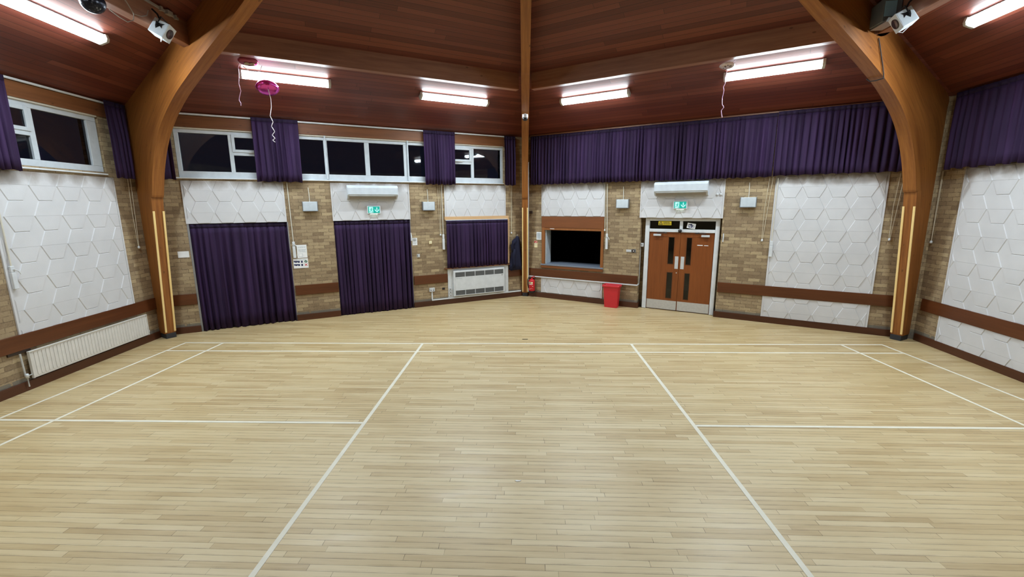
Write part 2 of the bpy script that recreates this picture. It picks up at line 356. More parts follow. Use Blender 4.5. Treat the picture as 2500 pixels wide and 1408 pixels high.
# white relief block panels, laid in 224 mm courses with hexagons made of two trapezoids
def relief(wobj, w, u0, u1, z0, z1, base=2.283, first=.15, PX=.410, label=None, dep=.010):
    s = SGN[w]; CH = .2235; m = MB()
    x0, x1 = sorted((s*u0, s*u1))
    m.box(x0, x1, 0.0, -.012, z0, z1)
    n0 = math.floor((z0-base)/CH)-1; n1 = math.ceil((z1-base)/CH)+1
    xa, xb = x0+.035, x1-.035; W2 = .105; lo, hi = z0+.004, z1-.004
    def cut(P, f):
        out = []
        for i in range(len(P)):
            a, b = P[i-1], P[i]; fa, fb = f(a), f(b)
            if fa*fb < 0: t = fa/(fa-fb); out.append((a[0]+t*(b[0]-a[0]), a[1]+t*(b[1]-a[1])))
            if fb >= 0: out.append(b)
        return [p for i, p in enumerate(out) if math.dist(p, out[i-1]) > 1e-5]
    def inset(P):
        """pull every edge in: a wide bevel on the sloping and outer edges, a hairline on the joint across a hexagon"""
        Q = P
        for i in range(len(P)):
            a, b = P[i-1], P[i]; dx, dz = b[0]-a[0], b[1]-a[1]; l = math.hypot(dx, dz)
            if l < 1e-6: continue
            nx, nz = -dz/l, dx/l                   # inward for a counter-clockwise outline
            ofs = .0003 if abs(dz) < 1e-6 and abs((a[1]-base)/CH % 2 - 1) < .05 else .0075
            Q = cut(Q, lambda p, a=a, nx=nx, nz=nz, ofs=ofs: (p[0]-a[0])*nx+(p[1]-a[1])*nz-ofs)
            if len(Q) < 3: return None
        return Q
    for k in range(n0, n1+1):
        za = base + k*CH + .0005; zb = base + (k+1)*CH - .0005
        up = k % 2 == 0            # even course: triangles stand on their base
        c = x0 + first - PX
        while c < x1 + PX:
            if up: P = [(c+W2, za), (c+PX-W2, za), (c+PX-.002, zb), (c+.002, zb)]
            else: P = [(c+.002, za), (c+PX-.002, za), (c+PX-W2, zb), (c+W2, zb)]
            for f in (lambda p: p[0]-xa, lambda p: xb-p[0], lambda p: p[1]-lo, lambda p: hi-p[1]):
                P = cut(P, f)
                if len(P) < 3: break
            Q = inset(P) if len(P) > 2 else None
            if Q and len(Q) == len(P):
                # match the corners of the two outlines
                st = min(range(len(Q)), key=lambda t: math.dist(Q[t], P[0])); Q = Q[st:]+Q[:st]
                A = [m.bm.verts.new((p[0], -.012, p[1])) for p in P]; B = [m.bm.verts.new((p[0], -.012-dep, p[1])) for p in Q]
                m.bm.faces.new(B)
                for i in range(len(P)): m.bm.faces.new((A[i-1], A[i], B[i], B[i-1]))
            c += PX
    # plain margins down both sides
    m.box(x0, xa-.006, -.012, -.019, z0, z1); m.box(xb+.006, x1, -.012, -.019, z0, z1)
    return m.build('relief_panel', M['panel'], wobj, label=label)
relief(wBL, 'BL', .635, 2.46, 2.285, 3.15, first=.10); relief(wBL, 'BL', 3.41, 5.215, 2.285, 3.15, first=.10); relief(wBL, 'BL', 6.115, 7.87, 2.31, 3.15, first=.21, base=2.31)
relief(wBR, 'BR', .53, 2.34, 2.315, 3.2, first=.17, base=2.315); relief(wBR, 'BR', 3.23, 5.08, 2.295, 3.2, first=.08, base=2.295)
relief(wBR, 'BR', 6.03, 7.87, .82, 3.2, first=.075); relief(wBR, 'BR', 6.0, 7.865, .13, .61, first=.105); relief(wBR, 'BR', .53, 2.335, .15, .605, first=.20, base=.335)
relief(wL, 'L', .60, 2.60, .82, 3.15, first=.12); relief(wR, 'R', .50, 2.9, .82, 3.2, first=.1); relief(wR, 'R', .50, 2.9, .13, .61, first=.1)
# painted blockwork beside the heater and timber above the windows
def trim(name, mat, M_, boxes, w, bev=.004):
    m = MB()
    for b in boxes: wbox(m, w, *b)
    return struct(m.build(name, mat, M=M_, bevel=bev))
tn = 0
def T_(mat, w, *boxes, bev=.004):
    global tn; tn += 1
    return trim('trim_%d' % tn, mat, F(w), boxes, w, bev)
T_(M['lintel'], 'BL', (.45, 8.2, 0, .03, 4.185, 4.41)); T_(M['lintel'], 'L', (.2, 8, 0, .03, 4.19, 4.41))
T_(M['lintel'], 'BR', (.2, 8.2, 0, .03, 4.185, 4.41)); T_(M['lintel'], 'R', (.2, 8, 0, .03, 4.185, 4.41))
for w_, a, b in (('BL', .10, .635), ('BL', 2.495, 3.415), ('BL', 5.235, 6.125), ('BL', 7.93, 8.40), ('BR', .10, 3.25), ('BR', 5.085, 8.30), ('L', .1, 8.5), ('R', .1, 8.5)):
    T_(M['dado'], w_, (a, b, .0, .034, .605, .832))
for i, (w_, a, b) in enumerate((('BL', .08, .64), ('BL', 2.475, 3.42), ('BL', 5.21, 8.45), ('BR', .05, 3.255), ('BR', 5.075, 8.45), ('L', .05, 8.7), ('R', .05, 8.7))):
    nm = {'BL': 'baseboard_back_left', 'BR': 'baseboard_back_right', 'L': 'baseboard_left', 'R': 'baseboard_right'}[w_]
    trim(nm, M['skirt'], F(w_), [(a, b, 0, .028, 0, .138)] + ([(3.24, 3.283, .028, -.2, 0, .138)] if (w_, b) == ('BR', 3.255) else []) + ([(5.047, 5.09, .028, -.2, 0, .138)] if (w_, a) == ('BR', 5.075) else []), w_)
T_(M['alu'], 'BL', (.635, .672, .004, -.05, 0, 2.285)); T_(M['alu'], 'BL', (2.455, 2.478, .004, -.05, 0, 2.285), (5.2, 5.212, .004, -.05, 0, 2.285))
T_(M['brown'], 'L', (2.50, 2.80, .0, .02, .56, .605))

# ------------------------------------------------------------------ ceiling: one sloping triangle of boards to each wall
def ceiling(a, b):
    a = Vector(a); b = Vector(b); d = (b-a).normalized(); inn = Vector((-d.y, d.x))
    if inn.dot(Vector((0, -.62))-a) < 0: inn = -inn
    h = (Vector(APEX.xy)-a).dot(inn); k = math.atan2(APEX.z-EAVE, h)
    ex = Vector((d.x, d.y, 0)); ey = Vector((inn.x*math.cos(k), inn.y*math.cos(k), math.sin(k))); ez = ex.cross(ey)
    o = Vector((a.x, a.y, EAVE)); Mx = Matrix(((ex.x, ey.x, ez.x, o.x), (ex.y, ey.y, ez.y, o.y), (ex.z, ey.z, ez.z, o.z), (0, 0, 0, 1)))
    ln = (b-a).length; px = (Vector(APEX.xy)-a).dot(d); py = math.hypot(h, APEX.z-EAVE)
    t = .05 if ez.z > 0 else -.05
    m = MB(); m.prism([(-.25, -.14), (ln+.25, -.14), (px, py)], 0, t, 'z')
    return struct(m.build('ceiling', M['planks'], M=Mx))
cs = [COR['BL'], COR['BR'], COR['R'], tuple(rr), (0, -9.2), tuple(rl)]
for i in range(6): ceiling(cs[i], cs[(i+1) % 6])

# horizontal beams under the boards
def beam(w, u0, u1, label):
    s = SGN[w]; D0, D1 = 2.14, 2.285; m = MB()
    m.hexa([(s*u0, -D1, 5.03), (s*u1, -D1, 5.03), (s*u1, -D0, 5.03), (s*u0, -D0, 5.03),
            (s*u0, -D1, ceil_z(D1)+.01), (s*u1, -D1, ceil_z(D1)+.01), (s*u1, -D0, ceil_z(D0)+.01), (s*u0, -D0, ceil_z(D0)+.01)])
    o = m.build('ceiling_beam', M['beam'], M=F(w), bevel=.006); struct(o); o['label'] = label; return o
beam('BL', 1.40, 7.13, 'long timber beam under the ceiling above the strip lights and the dark windows')
beam('BR', 1.38, 7.19, 'long timber beam under the ceiling above the strip lights and the serving hatch')
beam('L', 1.40, 7.2, 'timber beam under the ceiling that carries the mirror ball and a spotlight')
beam('R', 1.40, 7.2, 'timber beam under the ceiling that carries the grey speaker and a spotlight')

# ------------------------------------------------------------------ the three curved glued-timber arches
IN = [(.30, .10), (.605, 2.55), (.70, 2.84), (.90, 3.31), (1.19, 3.74), (1.56, 4.08), (2.07, 4.39), (2.60, 4.62), (3.15, 4.83), (3.72, 5.04), (4.30, 5.26), (7.9, 6.70)]
OUT = [(.03, .10), (.03, 2.55), (.03, 2.95), (.03, 3.7), (.03, 4.2), (.12, 4.50), (1.2, 4.87), (2.1, 5.178), (2.85, 5.43), (3.5, 5.66), (4.15, 5.88), (7.9, 7.14)]
def cat(P, n=5):
    o = []
    for i in range(1, len(P)-2):
        p0, p1, p2, p3 = P[i-1], P[i], P[i+1], P[i+2]
        for k in range(n):
            t = k/n
            o.append(tuple(.5*((2*p1[j])+(-p0[j]+p2[j])*t+(2*p0[j]-5*p1[j]+4*p2[j]-p3[j])*t*t+(-p0[j]+3*p1[j]-3*p2[j]+p3[j])*t**3) for j in (0, 1)))
    return [P[0]] + o + [P[-2], P[-1]]
def arch(corner, direction, lat, width, dr, label):
    d = Vector(direction).normalized(); n = Vector((-d.y, d.x)); o = Vector(corner)+n*lat + d*dr
    Mx = Matrix(((d.x, n.x, 0, o.x), (d.y, n.y, 0, o.y), (0, 0, 1, 0), (0, 0, 0, 1)))
    root = thing('timber_arch', label, 'timber arch', Mx)
    A = cat(IN); B = cat(OUT); m = MB(); bm = m.bm; uvl = bm.loops.layers.uv.new('UVMap'); hw = width/2
    s = [0]
    for a, b in zip(A, A[1:]): s.append(s[-1]+math.dist(a, b))
    def quad(ps, uvs):
        f = bm.faces.new([bm.verts.new(p) for p in ps])
        for lp, uv in zip(f.loops, uvs): lp[uvl].uv = uv
        return f
    for i in range(len(A)-1):
        a0, a1, b0, b1 = A[i], A[i+1], B[i], B[i+1]; w0, w1 = math.dist(a0, b0), math.dist(a1, b1)
        nseg = 3
        for k in range(nseg):
            t0, t1 = k/nseg, (k+1)/nseg
            L_ = lambda a, b, t: (a[0]+(b[0]-a[0])*t, a[1]+(b[1]-a[1])*t)
            p00, p10, p11, p01 = L_(a0, b0, t0), L_(a1, b1, t0), L_(a1, b1, t1), L_(a0, b0, t1)
            for y, vo in ((-hw, 0), (hw, 5)):
                quad([(p[0], y, p[1]) for p in (p00, p10, p11, p01)], [(s[i], vo+w0*t0), (s[i+1], vo+w1*t0), (s[i+1], vo+w1*t1), (s[i], vo+w0*t1)])
        for P_, vo in ((A, 9), (B, 13)):
            quad([(P_[i][0], -hw, P_[i][1]), (P_[i+1][0], -hw, P_[i+1][1]), (P_[i+1][0], hw, P_[i+1][1]), (P_[i][0], hw, P_[i][1])],
                 [(s[i], vo), (s[i+1], vo), (s[i+1], vo+width), (s[i], vo+width)])
    quad([(A[0][0], -hw, A[0][1]), (B[0][0], -hw, B[0][1]), (B[0][0], hw, B[0][1]), (A[0][0], hw, A[0][1])], [(0, 20), (.1, 20), (.1, 20.2), (0, 20.2)])
    bmesh.ops.remove_doubles(bm, verts=bm.verts, dist=1e-5)
    m.build('curved_timber', M['arch'], root)
    for sg in (-1, 1):
        q = MB(); y0 = sg*(hw-.016); q.prism([(.303, .13), (.606, 2.55), (.628, 2.55), (.325, .13)], y0-.0155, y0+.0155)
        q.build('edge_strip', M['lath'], root, label='pale yellow wooden strip', bevel=.002)
    q = MB(); q.box(.05, .325, -hw*.92, hw*.92, 0, .1); q.build('base_block', M['dark'], root, bevel=.004, label='black base block')
    return root
arch_L = arch(COR['L'], (.877, -.481), 0, .185, 0, 'curved timber arch rising beside the white radiator with yellow strips on its foot')
arch_R = arch(COR['R'], (-.8836, -.4684), -.13, .185, .04, 'curved timber arch with yellow strips rising beyond the double doors, dangling a dark cable')
arch_B = arch(COR['BR'], (0.001, -1), .0, .165, -.20, 'narrow timber arch seen face on in the far corner between hatch and heater')

# ------------------------------------------------------------------ windows
def window(name, w, units, z0, z1, casements, strips, u_sill):
    root = struct(bpy.data.objects.new(name, None)); C.objects.link(root); root.matrix_world = F(w)
    s = SGN[w]; lo = min(p[0] for u in units for p in u); hi = max(p[1] for u in units for p in u)
    A, B = (.725 if w == 'L' else lo-.075), hi+.065; gz0, gz1 = 3.34, 4.085
    fr = MB()
    wbox(fr, w, A, B, -.02, -.10, gz1, z1); wbox(fr, w, A, B, -.02, -.10, z0, gz0)
    panes = sorted(p for u in units for p in u); x = A
    for p in panes: wbox(fr, w, x, p[0], -.02, -.10, gz0, gz1); x = p[1]
    wbox(fr, w, x, B, -.02, -.10, gz0, gz1)
    for c in casements: wbox(fr, w, c[0], c[1], -.02, -.10, 3.68, 3.77)
    fr.build('window_frame', M['gloss'], root, bevel=.006)
    for p in panes:
        if tuple(p) in [tuple(c) for c in casements]:
            g = MB(); wbox(g, w, p[0]-.005, p[1]+.005, -.055, -.063, gz0-.005, 3.685); g.build('window_pane', M['glass'], root)
            g = MB(); wbox(g, w, p[0]+.03, p[1]-.03, -.03, -.038, 3.79, 4.05); 
            cf = MB()
            for b in ((p[0]-.012, p[0]+.042, 3.745, gz1+.02), (p[1]-.042, p[1]+.012, 3.745, gz1+.02), (p[0]+.042, p[1]-.042, 3.745, 3.80), (p[0]+.042, p[1]-.042, 4.04, gz1+.02)):
                wbox(cf, w, b[0], b[1], -.005, -.05, b[2], b[3])
            co = cf.build('casement', M['gloss'], root, bevel=.004)
            g.build('casement_pane', M['glass'], co)
            hd = MB(); mid = (p[0]+p[1])/2; wbox(hd, w, mid-.14, mid+.14, .012, -.005, 3.735, 3.760); wbox(hd, w, mid-.05, mid+.05, .03, .012, 3.74, 3.757)
            hd.build('casement_handle', M['cap'], co, bevel=.003)
        else:
            g = MB(); wbox(g, w, p[0]-.005, p[1]+.005, -.055, -.063, gz0-.005, gz1+.005); g.build('window_pane', M['glass'], root)
    for u in strips:
        q = MB(); wbox(q, w, u-.016, u+.016, .018, -.02, 3.23, 4.21); q.build('cover_strip', M['gloss'], root, bevel=.003)
    q = MB(); wbox(q, w, A, B, .012, -.10, z1-.002, z1+.035); q.build('head_trim', M['cream'], root, bevel=.004)
    q = MB(); wbox(q, w, u_sill[0], u_sill[1], .045, -.10, 3.188, 3.212); q.build('window_sill', M['white'], root, bevel=.006)
    return root
CA = ((1.600, 2.44), (6.11, 6.888))
window('window_1', 'BL', [[(.70, 1.527), (1.600, 2.44), (2.53, 3.34)], [(3.415, 4.22), (4.325, 5.13)], [(5.245, 6.03), (6.11, 6.888), (6.968, 7.745)]], 3.215, 4.16, CA, (3.375, 5.227), (.57, 7.81))
window('window_2', 'L', [[(.905, 1.772), (1.850, 2.66), (2.74, 3.55)], [(3.65, 4.5)]], 3.225, 4.165, ((1.850, 2.66),), (3.6,), (.72, 4.6))

# ------------------------------------------------------------------ curtains
def curtain(w, u0, u1, z0, z1, d, label, group=None, fold=.095, amp=.040, seed=1, head=.075, spread=0.):
    rnd = random.Random(seed); s = SGN[w]; wd = u1-u0; nf = max(3, round(wd/fold)); nc = nf*12; nr = 9
    root = thing('curtain', label, 'curtain', F(w, (u0+u1)/2, d, z0), group)
    k = [rnd.uniform(0, 6.28) for _ in range(6)]
    famp = [rnd.uniform(.55, 1.25) for _ in range(nf+2)]
    def pt(t, v, off=0.):
        ph = nf*t + .42*math.sin(5.1*t*wd/1.8+k[0]) + .25*math.sin(11.7*t*wd/1.8+k[1]) + .10*v*math.sin(3*t+k[2])
        i = int(min(max(ph, 0), nf)); fa = famp[i]*(1-(ph-i)) + famp[min(i+1, nf+1)]*(ph-i) if 0 <= ph-i <= 1 else famp[i]
        A = amp*(.30+.70*min(1, v*2.2))*fa
        y = -A*(2*abs(math.sin(PI*ph))**.62-1) - .28*A*math.sin(4*PI*ph*.61+k[3]) - .012*math.sin(6*t+k[4])*v
        x = (t-.5)*wd*(1+spread*v) + .010*math.sin(2*PI*ph+k[5])*v
        z = (z1-z0)*(1-v) + (.012*math.sin(2*PI*ph*.5+k[1])*(v > .99))
        return Vector((s*x, y+off, z))
    m = MB(); v0 = head/(z1-z0); V = [v0+(1-v0)*(r/nr)**1.3 for r in range(nr+1)]
    G = [[m.bm.verts.new(pt(c/nc, v)) for c in range(nc+1)] for v in V]
    for A, B in zip(G, G[1:]):
        for c in range(nc): m.bm.faces.new((A[c], A[c+1], B[c+1], B[c]))
    o = m.build('cloth', M['cloth'], root, smooth=True); so = o.modifiers.new('Solidify', 'SOLIDIFY'); so.thickness = .004
    m = MB(); nh = nf*6
    G = [[m.bm.verts.new(pt(c/nh, v, -.004)) for c in range(nh+1)] for v in (0, v0*.5, v0*1.02)]
    for A, B in zip(G, G[1:]):
        for c in range(nh): m.bm.faces.new((A[c], A[c+1], B[c+1], B[c]))
    o = m.build('heading_tape', M['cloth_head'], root, smooth=True); so = o.modifiers.new('Solidify', 'SOLIDIFY'); so.thickness = .006
    return root
gw = 'short purple curtains at the high windows'; gd = 'long purple curtains over the side doors'
curtain('BL', 1.985, 2.86, 3.15, 4.45, .12, 'short purple curtain hanging over the high window behind the pink balloon ribbon', gw, seed=3)
curtain('BL', 5.60, 6.41, 3.15, 4.44, .12, 'short purple curtain over the high window above the white fan heater', gw, seed=5, fold=.085)
curtain('BL', 7.79, 8.12, 3.16, 4.44, .12, 'narrow gathered purple curtain at the high window beside the corner arch', gw, seed=8, fold=.075)
curtain('BL', .32, .60, 3.16, 4.44, .10, 'narrow purple curtain mostly hidden behind the arch by the radiator, on the long window wall', gw, seed=9, fold=.08)
curtain('L', .25, .70, 3.15, 4.46, .14, 'dark purple curtain gathered between the radiator wall window and the arch', gw, seed=11, fold=.09)
curtain('L', 2.20, 3.1, 3.15, 4.43, .12, 'purple curtain on the radiator wall window cut by the picture edge', gw, seed=12)
curtain('BR', .24, 5.945, 3.17, 4.44, .12, 'long purple pelmet curtain above the serving hatch and double doors', gw, seed=15, fold=.088, amp=.040)
curtain('BR', 5.955, 8.05, 3.19, 4.46, .12, 'purple curtain above the tall white relief panel beyond the doors', gw, seed=17, fold=.11, amp=.042)
curtain('R', .22, 3.0, 3.19, 4.46, .12, 'dark purple curtain above the white panels on the wall cut by the picture edge', gw, seed=19, fold=.14, amp=.044)
curtain('BL', .67, 1.625, .012, 2.27, -.02, 'floor length purple curtain nearest the arch, meeting its pair under the relief panel', gd, seed=21, fold=.12, amp=.056)
curtain('BL', 1.585, 2.465, .012, 2.27, -.045, 'floor length purple curtain beside the notices, meeting its pair', gd, seed=22, fold=.12, amp=.056)
curtain('BL', 3.425, 5.195, .012, 2.27, -.03, 'floor length purple curtain under the green exit sign and air conditioner', gd, seed=23, fold=.10, amp=.056)
curtain('BL', 6.125, 7.90, .985, 2.235, .075, 'purple window curtain hanging right above the white fan heater', None, seed=25, fold=.10, amp=.040)

def rail(w, u0, u1, d, z, label):
    m = MB(); wbox(m, w, u0, u1, d-.012, d+.012, z-.016, z+.016)
    for k in range(int((u1-u0)/1.2)+1):
        u = min(u0+.1+1.2*k, u1-.05); wbox(m, w, u-.01, u+.01, .0, d-.012, z-.01, z+.01)
    tag(m.build('curtain_track', M['white'], M=F(w), bevel=.003), label, 'curtain track')
rail('BL', .55, 8.1, .048, 4.432, 'long white curtain track under the ceiling along the high windows')
rail('L', .3, 5, .05, 4.43, 'white curtain track above the window over the radiator')
m = MB(); wbox(m, 'BR', .2, 8.15, .06, .09, 4.452, 4.478); tag(m.build('curtain_track', M['lintel'], M=F('BR')), 'thin brown curtain track along the ceiling above the doors and hatch', 'curtain track')

# ------------------------------------------------------------------ window over the heater: pine boards; heater surround
su = struct(bpy.data.objects.new('window_3', None)); C.objects.link(su); su.matrix_world = F('BL')
m = MB(); wbox(m, 'BL', 6.10, 7.95, 0, .035, 2.25, 2.335); m.build('head_board', M['pine'], su, bevel=.003)
m = MB(); wbox(m, 'BL', 7.905, 7.96, 0, .05, 1.0, 2.25); m.build('side_board', M['pine'], su, bevel=.003)
m = MB(); wbox(m, 'BL', 6.05, 8.02, 0, .085, .958, .985); m.build('window_sill', M['lintel'], su, bevel=.003)
m = MB(); wbox(m, 'BL', 6.12, 7.90, .035, .055, 2.232, 2.252); m.build('curtain_track', M['white'], su)
T_(M['white'], 'BL', (6.135, 7.93, 0, .012, .165, .958), bev=.003); T_(M['white'], 'BL', (6.135, 6.17, .012, .022, .165, .958), (7.83, 7.93, .012, .022, .165, .958), (6.17, 7.83, .012, .022, .915, .958), bev=.003)

r = thing('fan_heater', 'large white fan convector heater with grilles under the purple window curtain', 'heater', F('BL', 7.03, .012, .21))
m = MB(); m.box(-.755, .755, 0, -.075, -.01, .69); m.build('casing', M['white'], r, bevel=.008)
m = MB(); m.box(-.72, .72, -.075, -.083, .155, .505); m.build('front_panel', M['white'], r, bevel=.003)
for z in (.515, .02):
    g = MB(); g.box(-.715, .715, -.074, -.078, z, z+.13); go = g.build('grille', M['grille'], r)
    q = MB()
    for c in range(5):
        x0 = -.715+c*.2875
        for k in range(7): q.box(x0+.012, x0+.268, -.078, -.0805, z+.010+k*.017, z+.018+k*.017)
    q.build('louvres', M['slot'], go)
    q = MB()
    for c in range(6): x0 = -.715+c*.286; q.box(x0-.006, x0+.006, -.078, -.084, z-.005, z+.135)
    q.box(-.725, .725, -.078, -.084, z-.012, z); q.box(-.725, .725, -.078, -.084, z+.13, z+.142)
    q.build('grille_frame', M['white'], go)
m = MB(); m.lathe([(.0, .0), (.011, .0), (.011, .012), (.0, .012)], (.67, -.078, .48), 12, Matrix.Rotation(PI/2, 3, 'X')); m.build('lock', M['black'], r)
m = MB(); m.box(-.69, -.52, -.083, -.0845, .472, .480); m.build('maker_mark', M['greyink'], r)

# ------------------------------------------------------------------ double doors in their recess
r = struct(bpy.data.objects.new('door_1', None)); C.objects.link(r); r.matrix_world = F('BR', .015, -.115, .005)
m = MB()
m.box(3.345, 3.445, -.03, .12, 0, 2.285); m.box(4.925, 5.02, -.03, .12, 0, 2.285); m.box(3.445, 4.925, -.03, .12, 2.215, 2.285)
m.box(3.445, 4.925, -.03, .12, 1.945, 2.02); m.box(4.145, 4.215, -.03, .12, 2.02, 2.215)
m.build('door_frame', M['white'], r, bevel=.008)
for a, b in ((3.44, 4.15), (4.21, 4.93)):
    m = MB(); m.box(a, b, .03, .038, 2.015, 2.22); m.build('transom_pane', M['dglass'], r)
def leaf(x0, x1, gl, hinge):
    holes = [(gl[0], gl[1], .30, .965), (gl[0], gl[1], 1.16, 1.83)]
    m = MB(); y0, y1 = 0.0, .045; z0, z1 = .012, 1.94
    m.box(x0, gl[0], y0, y1, z0, z1); m.box(gl[1], x1, y0, y1, z0, z1)
    zs = [z0, .30, .965, 1.16, 1.83, z1]
    for a, b in ((zs[0], zs[1]), (zs[2], zs[3]), (zs[4], zs[5])): m.box(gl[0], gl[1], y0, y1, a, b)
    o = m.build('door_leaf', M['door'], r)
    for h in holes:
        g = MB(); g.box(h[0], h[1], .018, .026, h[2], h[3]); g.build('vision_pane', M['dglass'], o)
        e = MB()
        for b in ((h[0], h[0]+.012, h[2], h[3]), (h[1]-.012, h[1], h[2], h[3]), (h[0], h[1], h[2], h[2]+.012), (h[0], h[1], h[3]-.012, h[3])): e.box(b[0], b[1], -.003, .018, b[2], b[3])
        e.build('pane_bead', M['dado'], o)
    k = MB(); k.box(x0+.008, x1-.008, -.003, 0, .016, .245); k.build('kick_plate', M['kick'], o)
    px = (x1-.098, x1-.018) if hinge < 0 else (x0+.03, x0+.11)
    k = MB(); k.box(px[0], px[1], -.004, 0, 1.055, 1.36); k.build('push_plate', M['steel'], o, bevel=.002)
    c0 = x0+.10 if hinge < 0 else x1-.28
    k = MB(); k.box(c0, c0+.18, -.055, 0, 1.848, 1.895); ko = k.build('door_closer', M['steel'], o, bevel=.006)
    k = MB(); k.tube([(c0+.09, -.035, 1.90), (c0+.09, -.035, 1.925), (c0+(.32 if hinge < 0 else -.14), -.05, 1.925), (c0+(.2 if hinge < 0 else -.02), -.015, 1.958)], .007, 6); k.build('closer_arm', M['black'], ko)
    if hinge < 0:
        k = MB(); k.lathe([(0, 0), (.013, 0), (.013, .006), (0, .006)], (x1-.045, 0, .957), 14, Matrix.Rotation(PI/2, 3, 'X')); k.build('lock_cylinder', M['steel'], o)
    else:
        k = MB(); k.box(4.56, 4.68, -.002, 0, 1.642, 1.66); k.box(4.71, 4.80, -.002, 0, 1.642, 1.656); k.build('sign_remnant', M['paper'], o)
leaf(3.45, 4.178, (3.905, 4.05), -1); leaf(4.184, 4.918, (4.318, 4.445), 1)
# dim corridor behind the doors and the unlit kitchen behind the hatch
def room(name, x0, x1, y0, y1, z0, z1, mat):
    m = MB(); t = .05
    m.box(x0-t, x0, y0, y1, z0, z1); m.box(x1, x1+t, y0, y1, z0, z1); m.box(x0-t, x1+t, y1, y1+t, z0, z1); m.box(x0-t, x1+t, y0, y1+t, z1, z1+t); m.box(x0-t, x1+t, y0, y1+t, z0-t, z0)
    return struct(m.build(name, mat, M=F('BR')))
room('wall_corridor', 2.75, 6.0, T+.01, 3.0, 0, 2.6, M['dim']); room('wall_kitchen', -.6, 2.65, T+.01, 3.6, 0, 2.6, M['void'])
sg = MB(); sg.box(-.152, .152, 0, -.002, -.046, .046); o = sg.build('warning_sign', M['yellow'], M=F('BR', 3.82, -.082, 2.165)); tag(o, 'small yellow warning sign with black triangle on the glass above the doors', 'sign')
q = MB()
for a, b in (((-.135, -.032), (-.095, .036)), ((-.095, .036), (-.055, -.032)), ((-.055, -.032), (-.135, -.032))):
    d = Vector((b[0]-a[0], b[1]-a[1])).normalized(); n = Vector((-d.y, d.x))*.006
    q.prism([(a[0]-n.x, a[1]-n.y), (b[0]-n.x, b[1]-n.y), (b[0]+n.x, b[1]+n.y), (a[0]+n.x, a[1]+n.y)], -.002, -.003)
q.prism([(-.112, -.016), (-.084, -.010), (-.080, .002), (-.106, -.006)], -.002, -.003)
q.build('warning_triangle', M['ink'], o)
for z, ws in ((.012, (.022, .014, .026, .018, .012, .030)), (-.026, (.03, .02, .026, .018, .03, .02))):
    x = -.035; q = MB()
    for wd in ws:
        q.box(x, min(x+wd, .14), -.002, -.003, z, z+.016); x += wd+.004
    q.build('warning_lettering', M['ink'], o)
sg = MB(); sg.box(-.093, .093, 0, -.002, -.062, .062); o = sg.build('wifi_sign', M['paper'], M=F('BR', 4.42, -.082, 2.11) @ Matrix.Rotation(.16, 4, 'Y')); tag(o, 'tilted white and navy wireless sign on the glass above the doors', 'sign')
q = MB(); P = [(-.078+.078*(1+math.cos(a))*.5*1.9*.55, .0) for a in (0,)]
q.prism([(.0+.042*math.cos(a)-.036, .042*math.sin(a)*.95-.008) for a in [2*PI*k/24 for k in range(24)]], -.002, -.0028)
q.prism([(.026*math.cos(a)-.008, .024*math.sin(a)+.022) for a in [2*PI*k/20 for k in range(20)]], -.002, -.0026)
q.box(-.05, .02, -.002, -.0027, -.042, .026); q.build('sign_cloud', M['blue'], o)
q = MB()
for k in range(24):
    a0, a1 = 2*PI*k/24, 2*PI*(k+1)/24
    q.prism([(.04+rx*math.cos(a), rx*.85*math.sin(a)-.012) for rx, a in ((.038, a0), (.038, a1), (.032, a1), (.032, a0))], -.0028, -.0034)
q.build('sign_ring', M['blue'], o)
def text(body, size, mat, parent, x, z, y, name, cx=True):
    cu = bpy.data.curves.new(name, 'FONT'); cu.body = body; cu.size = size; cu.align_x = 'CENTER' if cx else 'LEFT'; cu.extrude = .0004; cu.offset = .0012
    t = bpy.data.objects.new(name, cu); C.objects.link(t); dg = bpy.context.evaluated_depsgraph_get(); me = bpy.data.meshes.new_from_object(t.evaluated_get(dg))
    bpy.data.objects.remove(t); ob = bpy.data.objects.new(name, me); C.objects.link(ob); me.materials.clear(); me.materials.append(mat)
    ob.parent = parent; ob.matrix_local = Matrix.Translation((x, y, z)) @ Matrix.Rotation(PI/2, 4, 'X'); return ob
text('Wi', .062, M['paper'], o, -.036, -.031, -.0034, 'sign_lettering'); text('Fi', .062, M['blue'], o, .04, -.033, -.0036, 'sign_lettering')
m = MB(); m.lathe([(.0, -.045), (.03, -.04), (.042, -.01), (.042, .012), (.03, .03), (0, .034)], (0, -.045, 0), 18); m.box(-.015, .015, 0, -.02, -.015, .015)
o = m.build('door_sensor', M['black'], M=F('BR', 4.18, -.088, 1.99), smooth=True); tag(o, 'black ball sensor at the middle of the white bar above the double doors', 'sensor')

# ------------------------------------------------------------------ serving hatch
r = thing('serving_hatch', 'open serving hatch with brown timber frame and grey counter', 'serving hatch', F('BR'))
m = MB(); m.box(.545, 2.335, -.03, .05, 2.0, 2.305); m.build('header_board', M['hatch'], r, bevel=.004)
m = MB(); m.box(.58, 2.305, -.02, .02, 1.935, 2.0); m.build('top_rail', M['jamb'], r, bevel=.003)
for a, b in ((.55, .635), (2.262, 2.335)):
    m = MB(); m.box(a, b, -.03, .06, .965, 2.0); m.build('jamb', M['jamb'], r, bevel=.003)
m = MB(); m.box(.64, .665, .02, .33, .985, 1.935); m.build('inner_jamb', M['grey'], r, label='pale grey inner jamb')
m = MB(); m.box(2.27, 2.29, .06, .33, .985, 1.935); m.build('inner_jamb', M['void'], r)
m = MB(); m.box(.52, 2.345, -.045, .62, .942, .982); m.build('counter', M['counter'], r, bevel=.004, label='grey counter')
m = MB(); m.box(.535, 2.335, -.036, 0.0, .87, .942); m.build('apron_board', M['hatch'], r, bevel=.003)
m = MB(); m.box(.80, .93, -.022, -.026, 1.965, 1.98); m.build('label_strip', M['paper'], r)

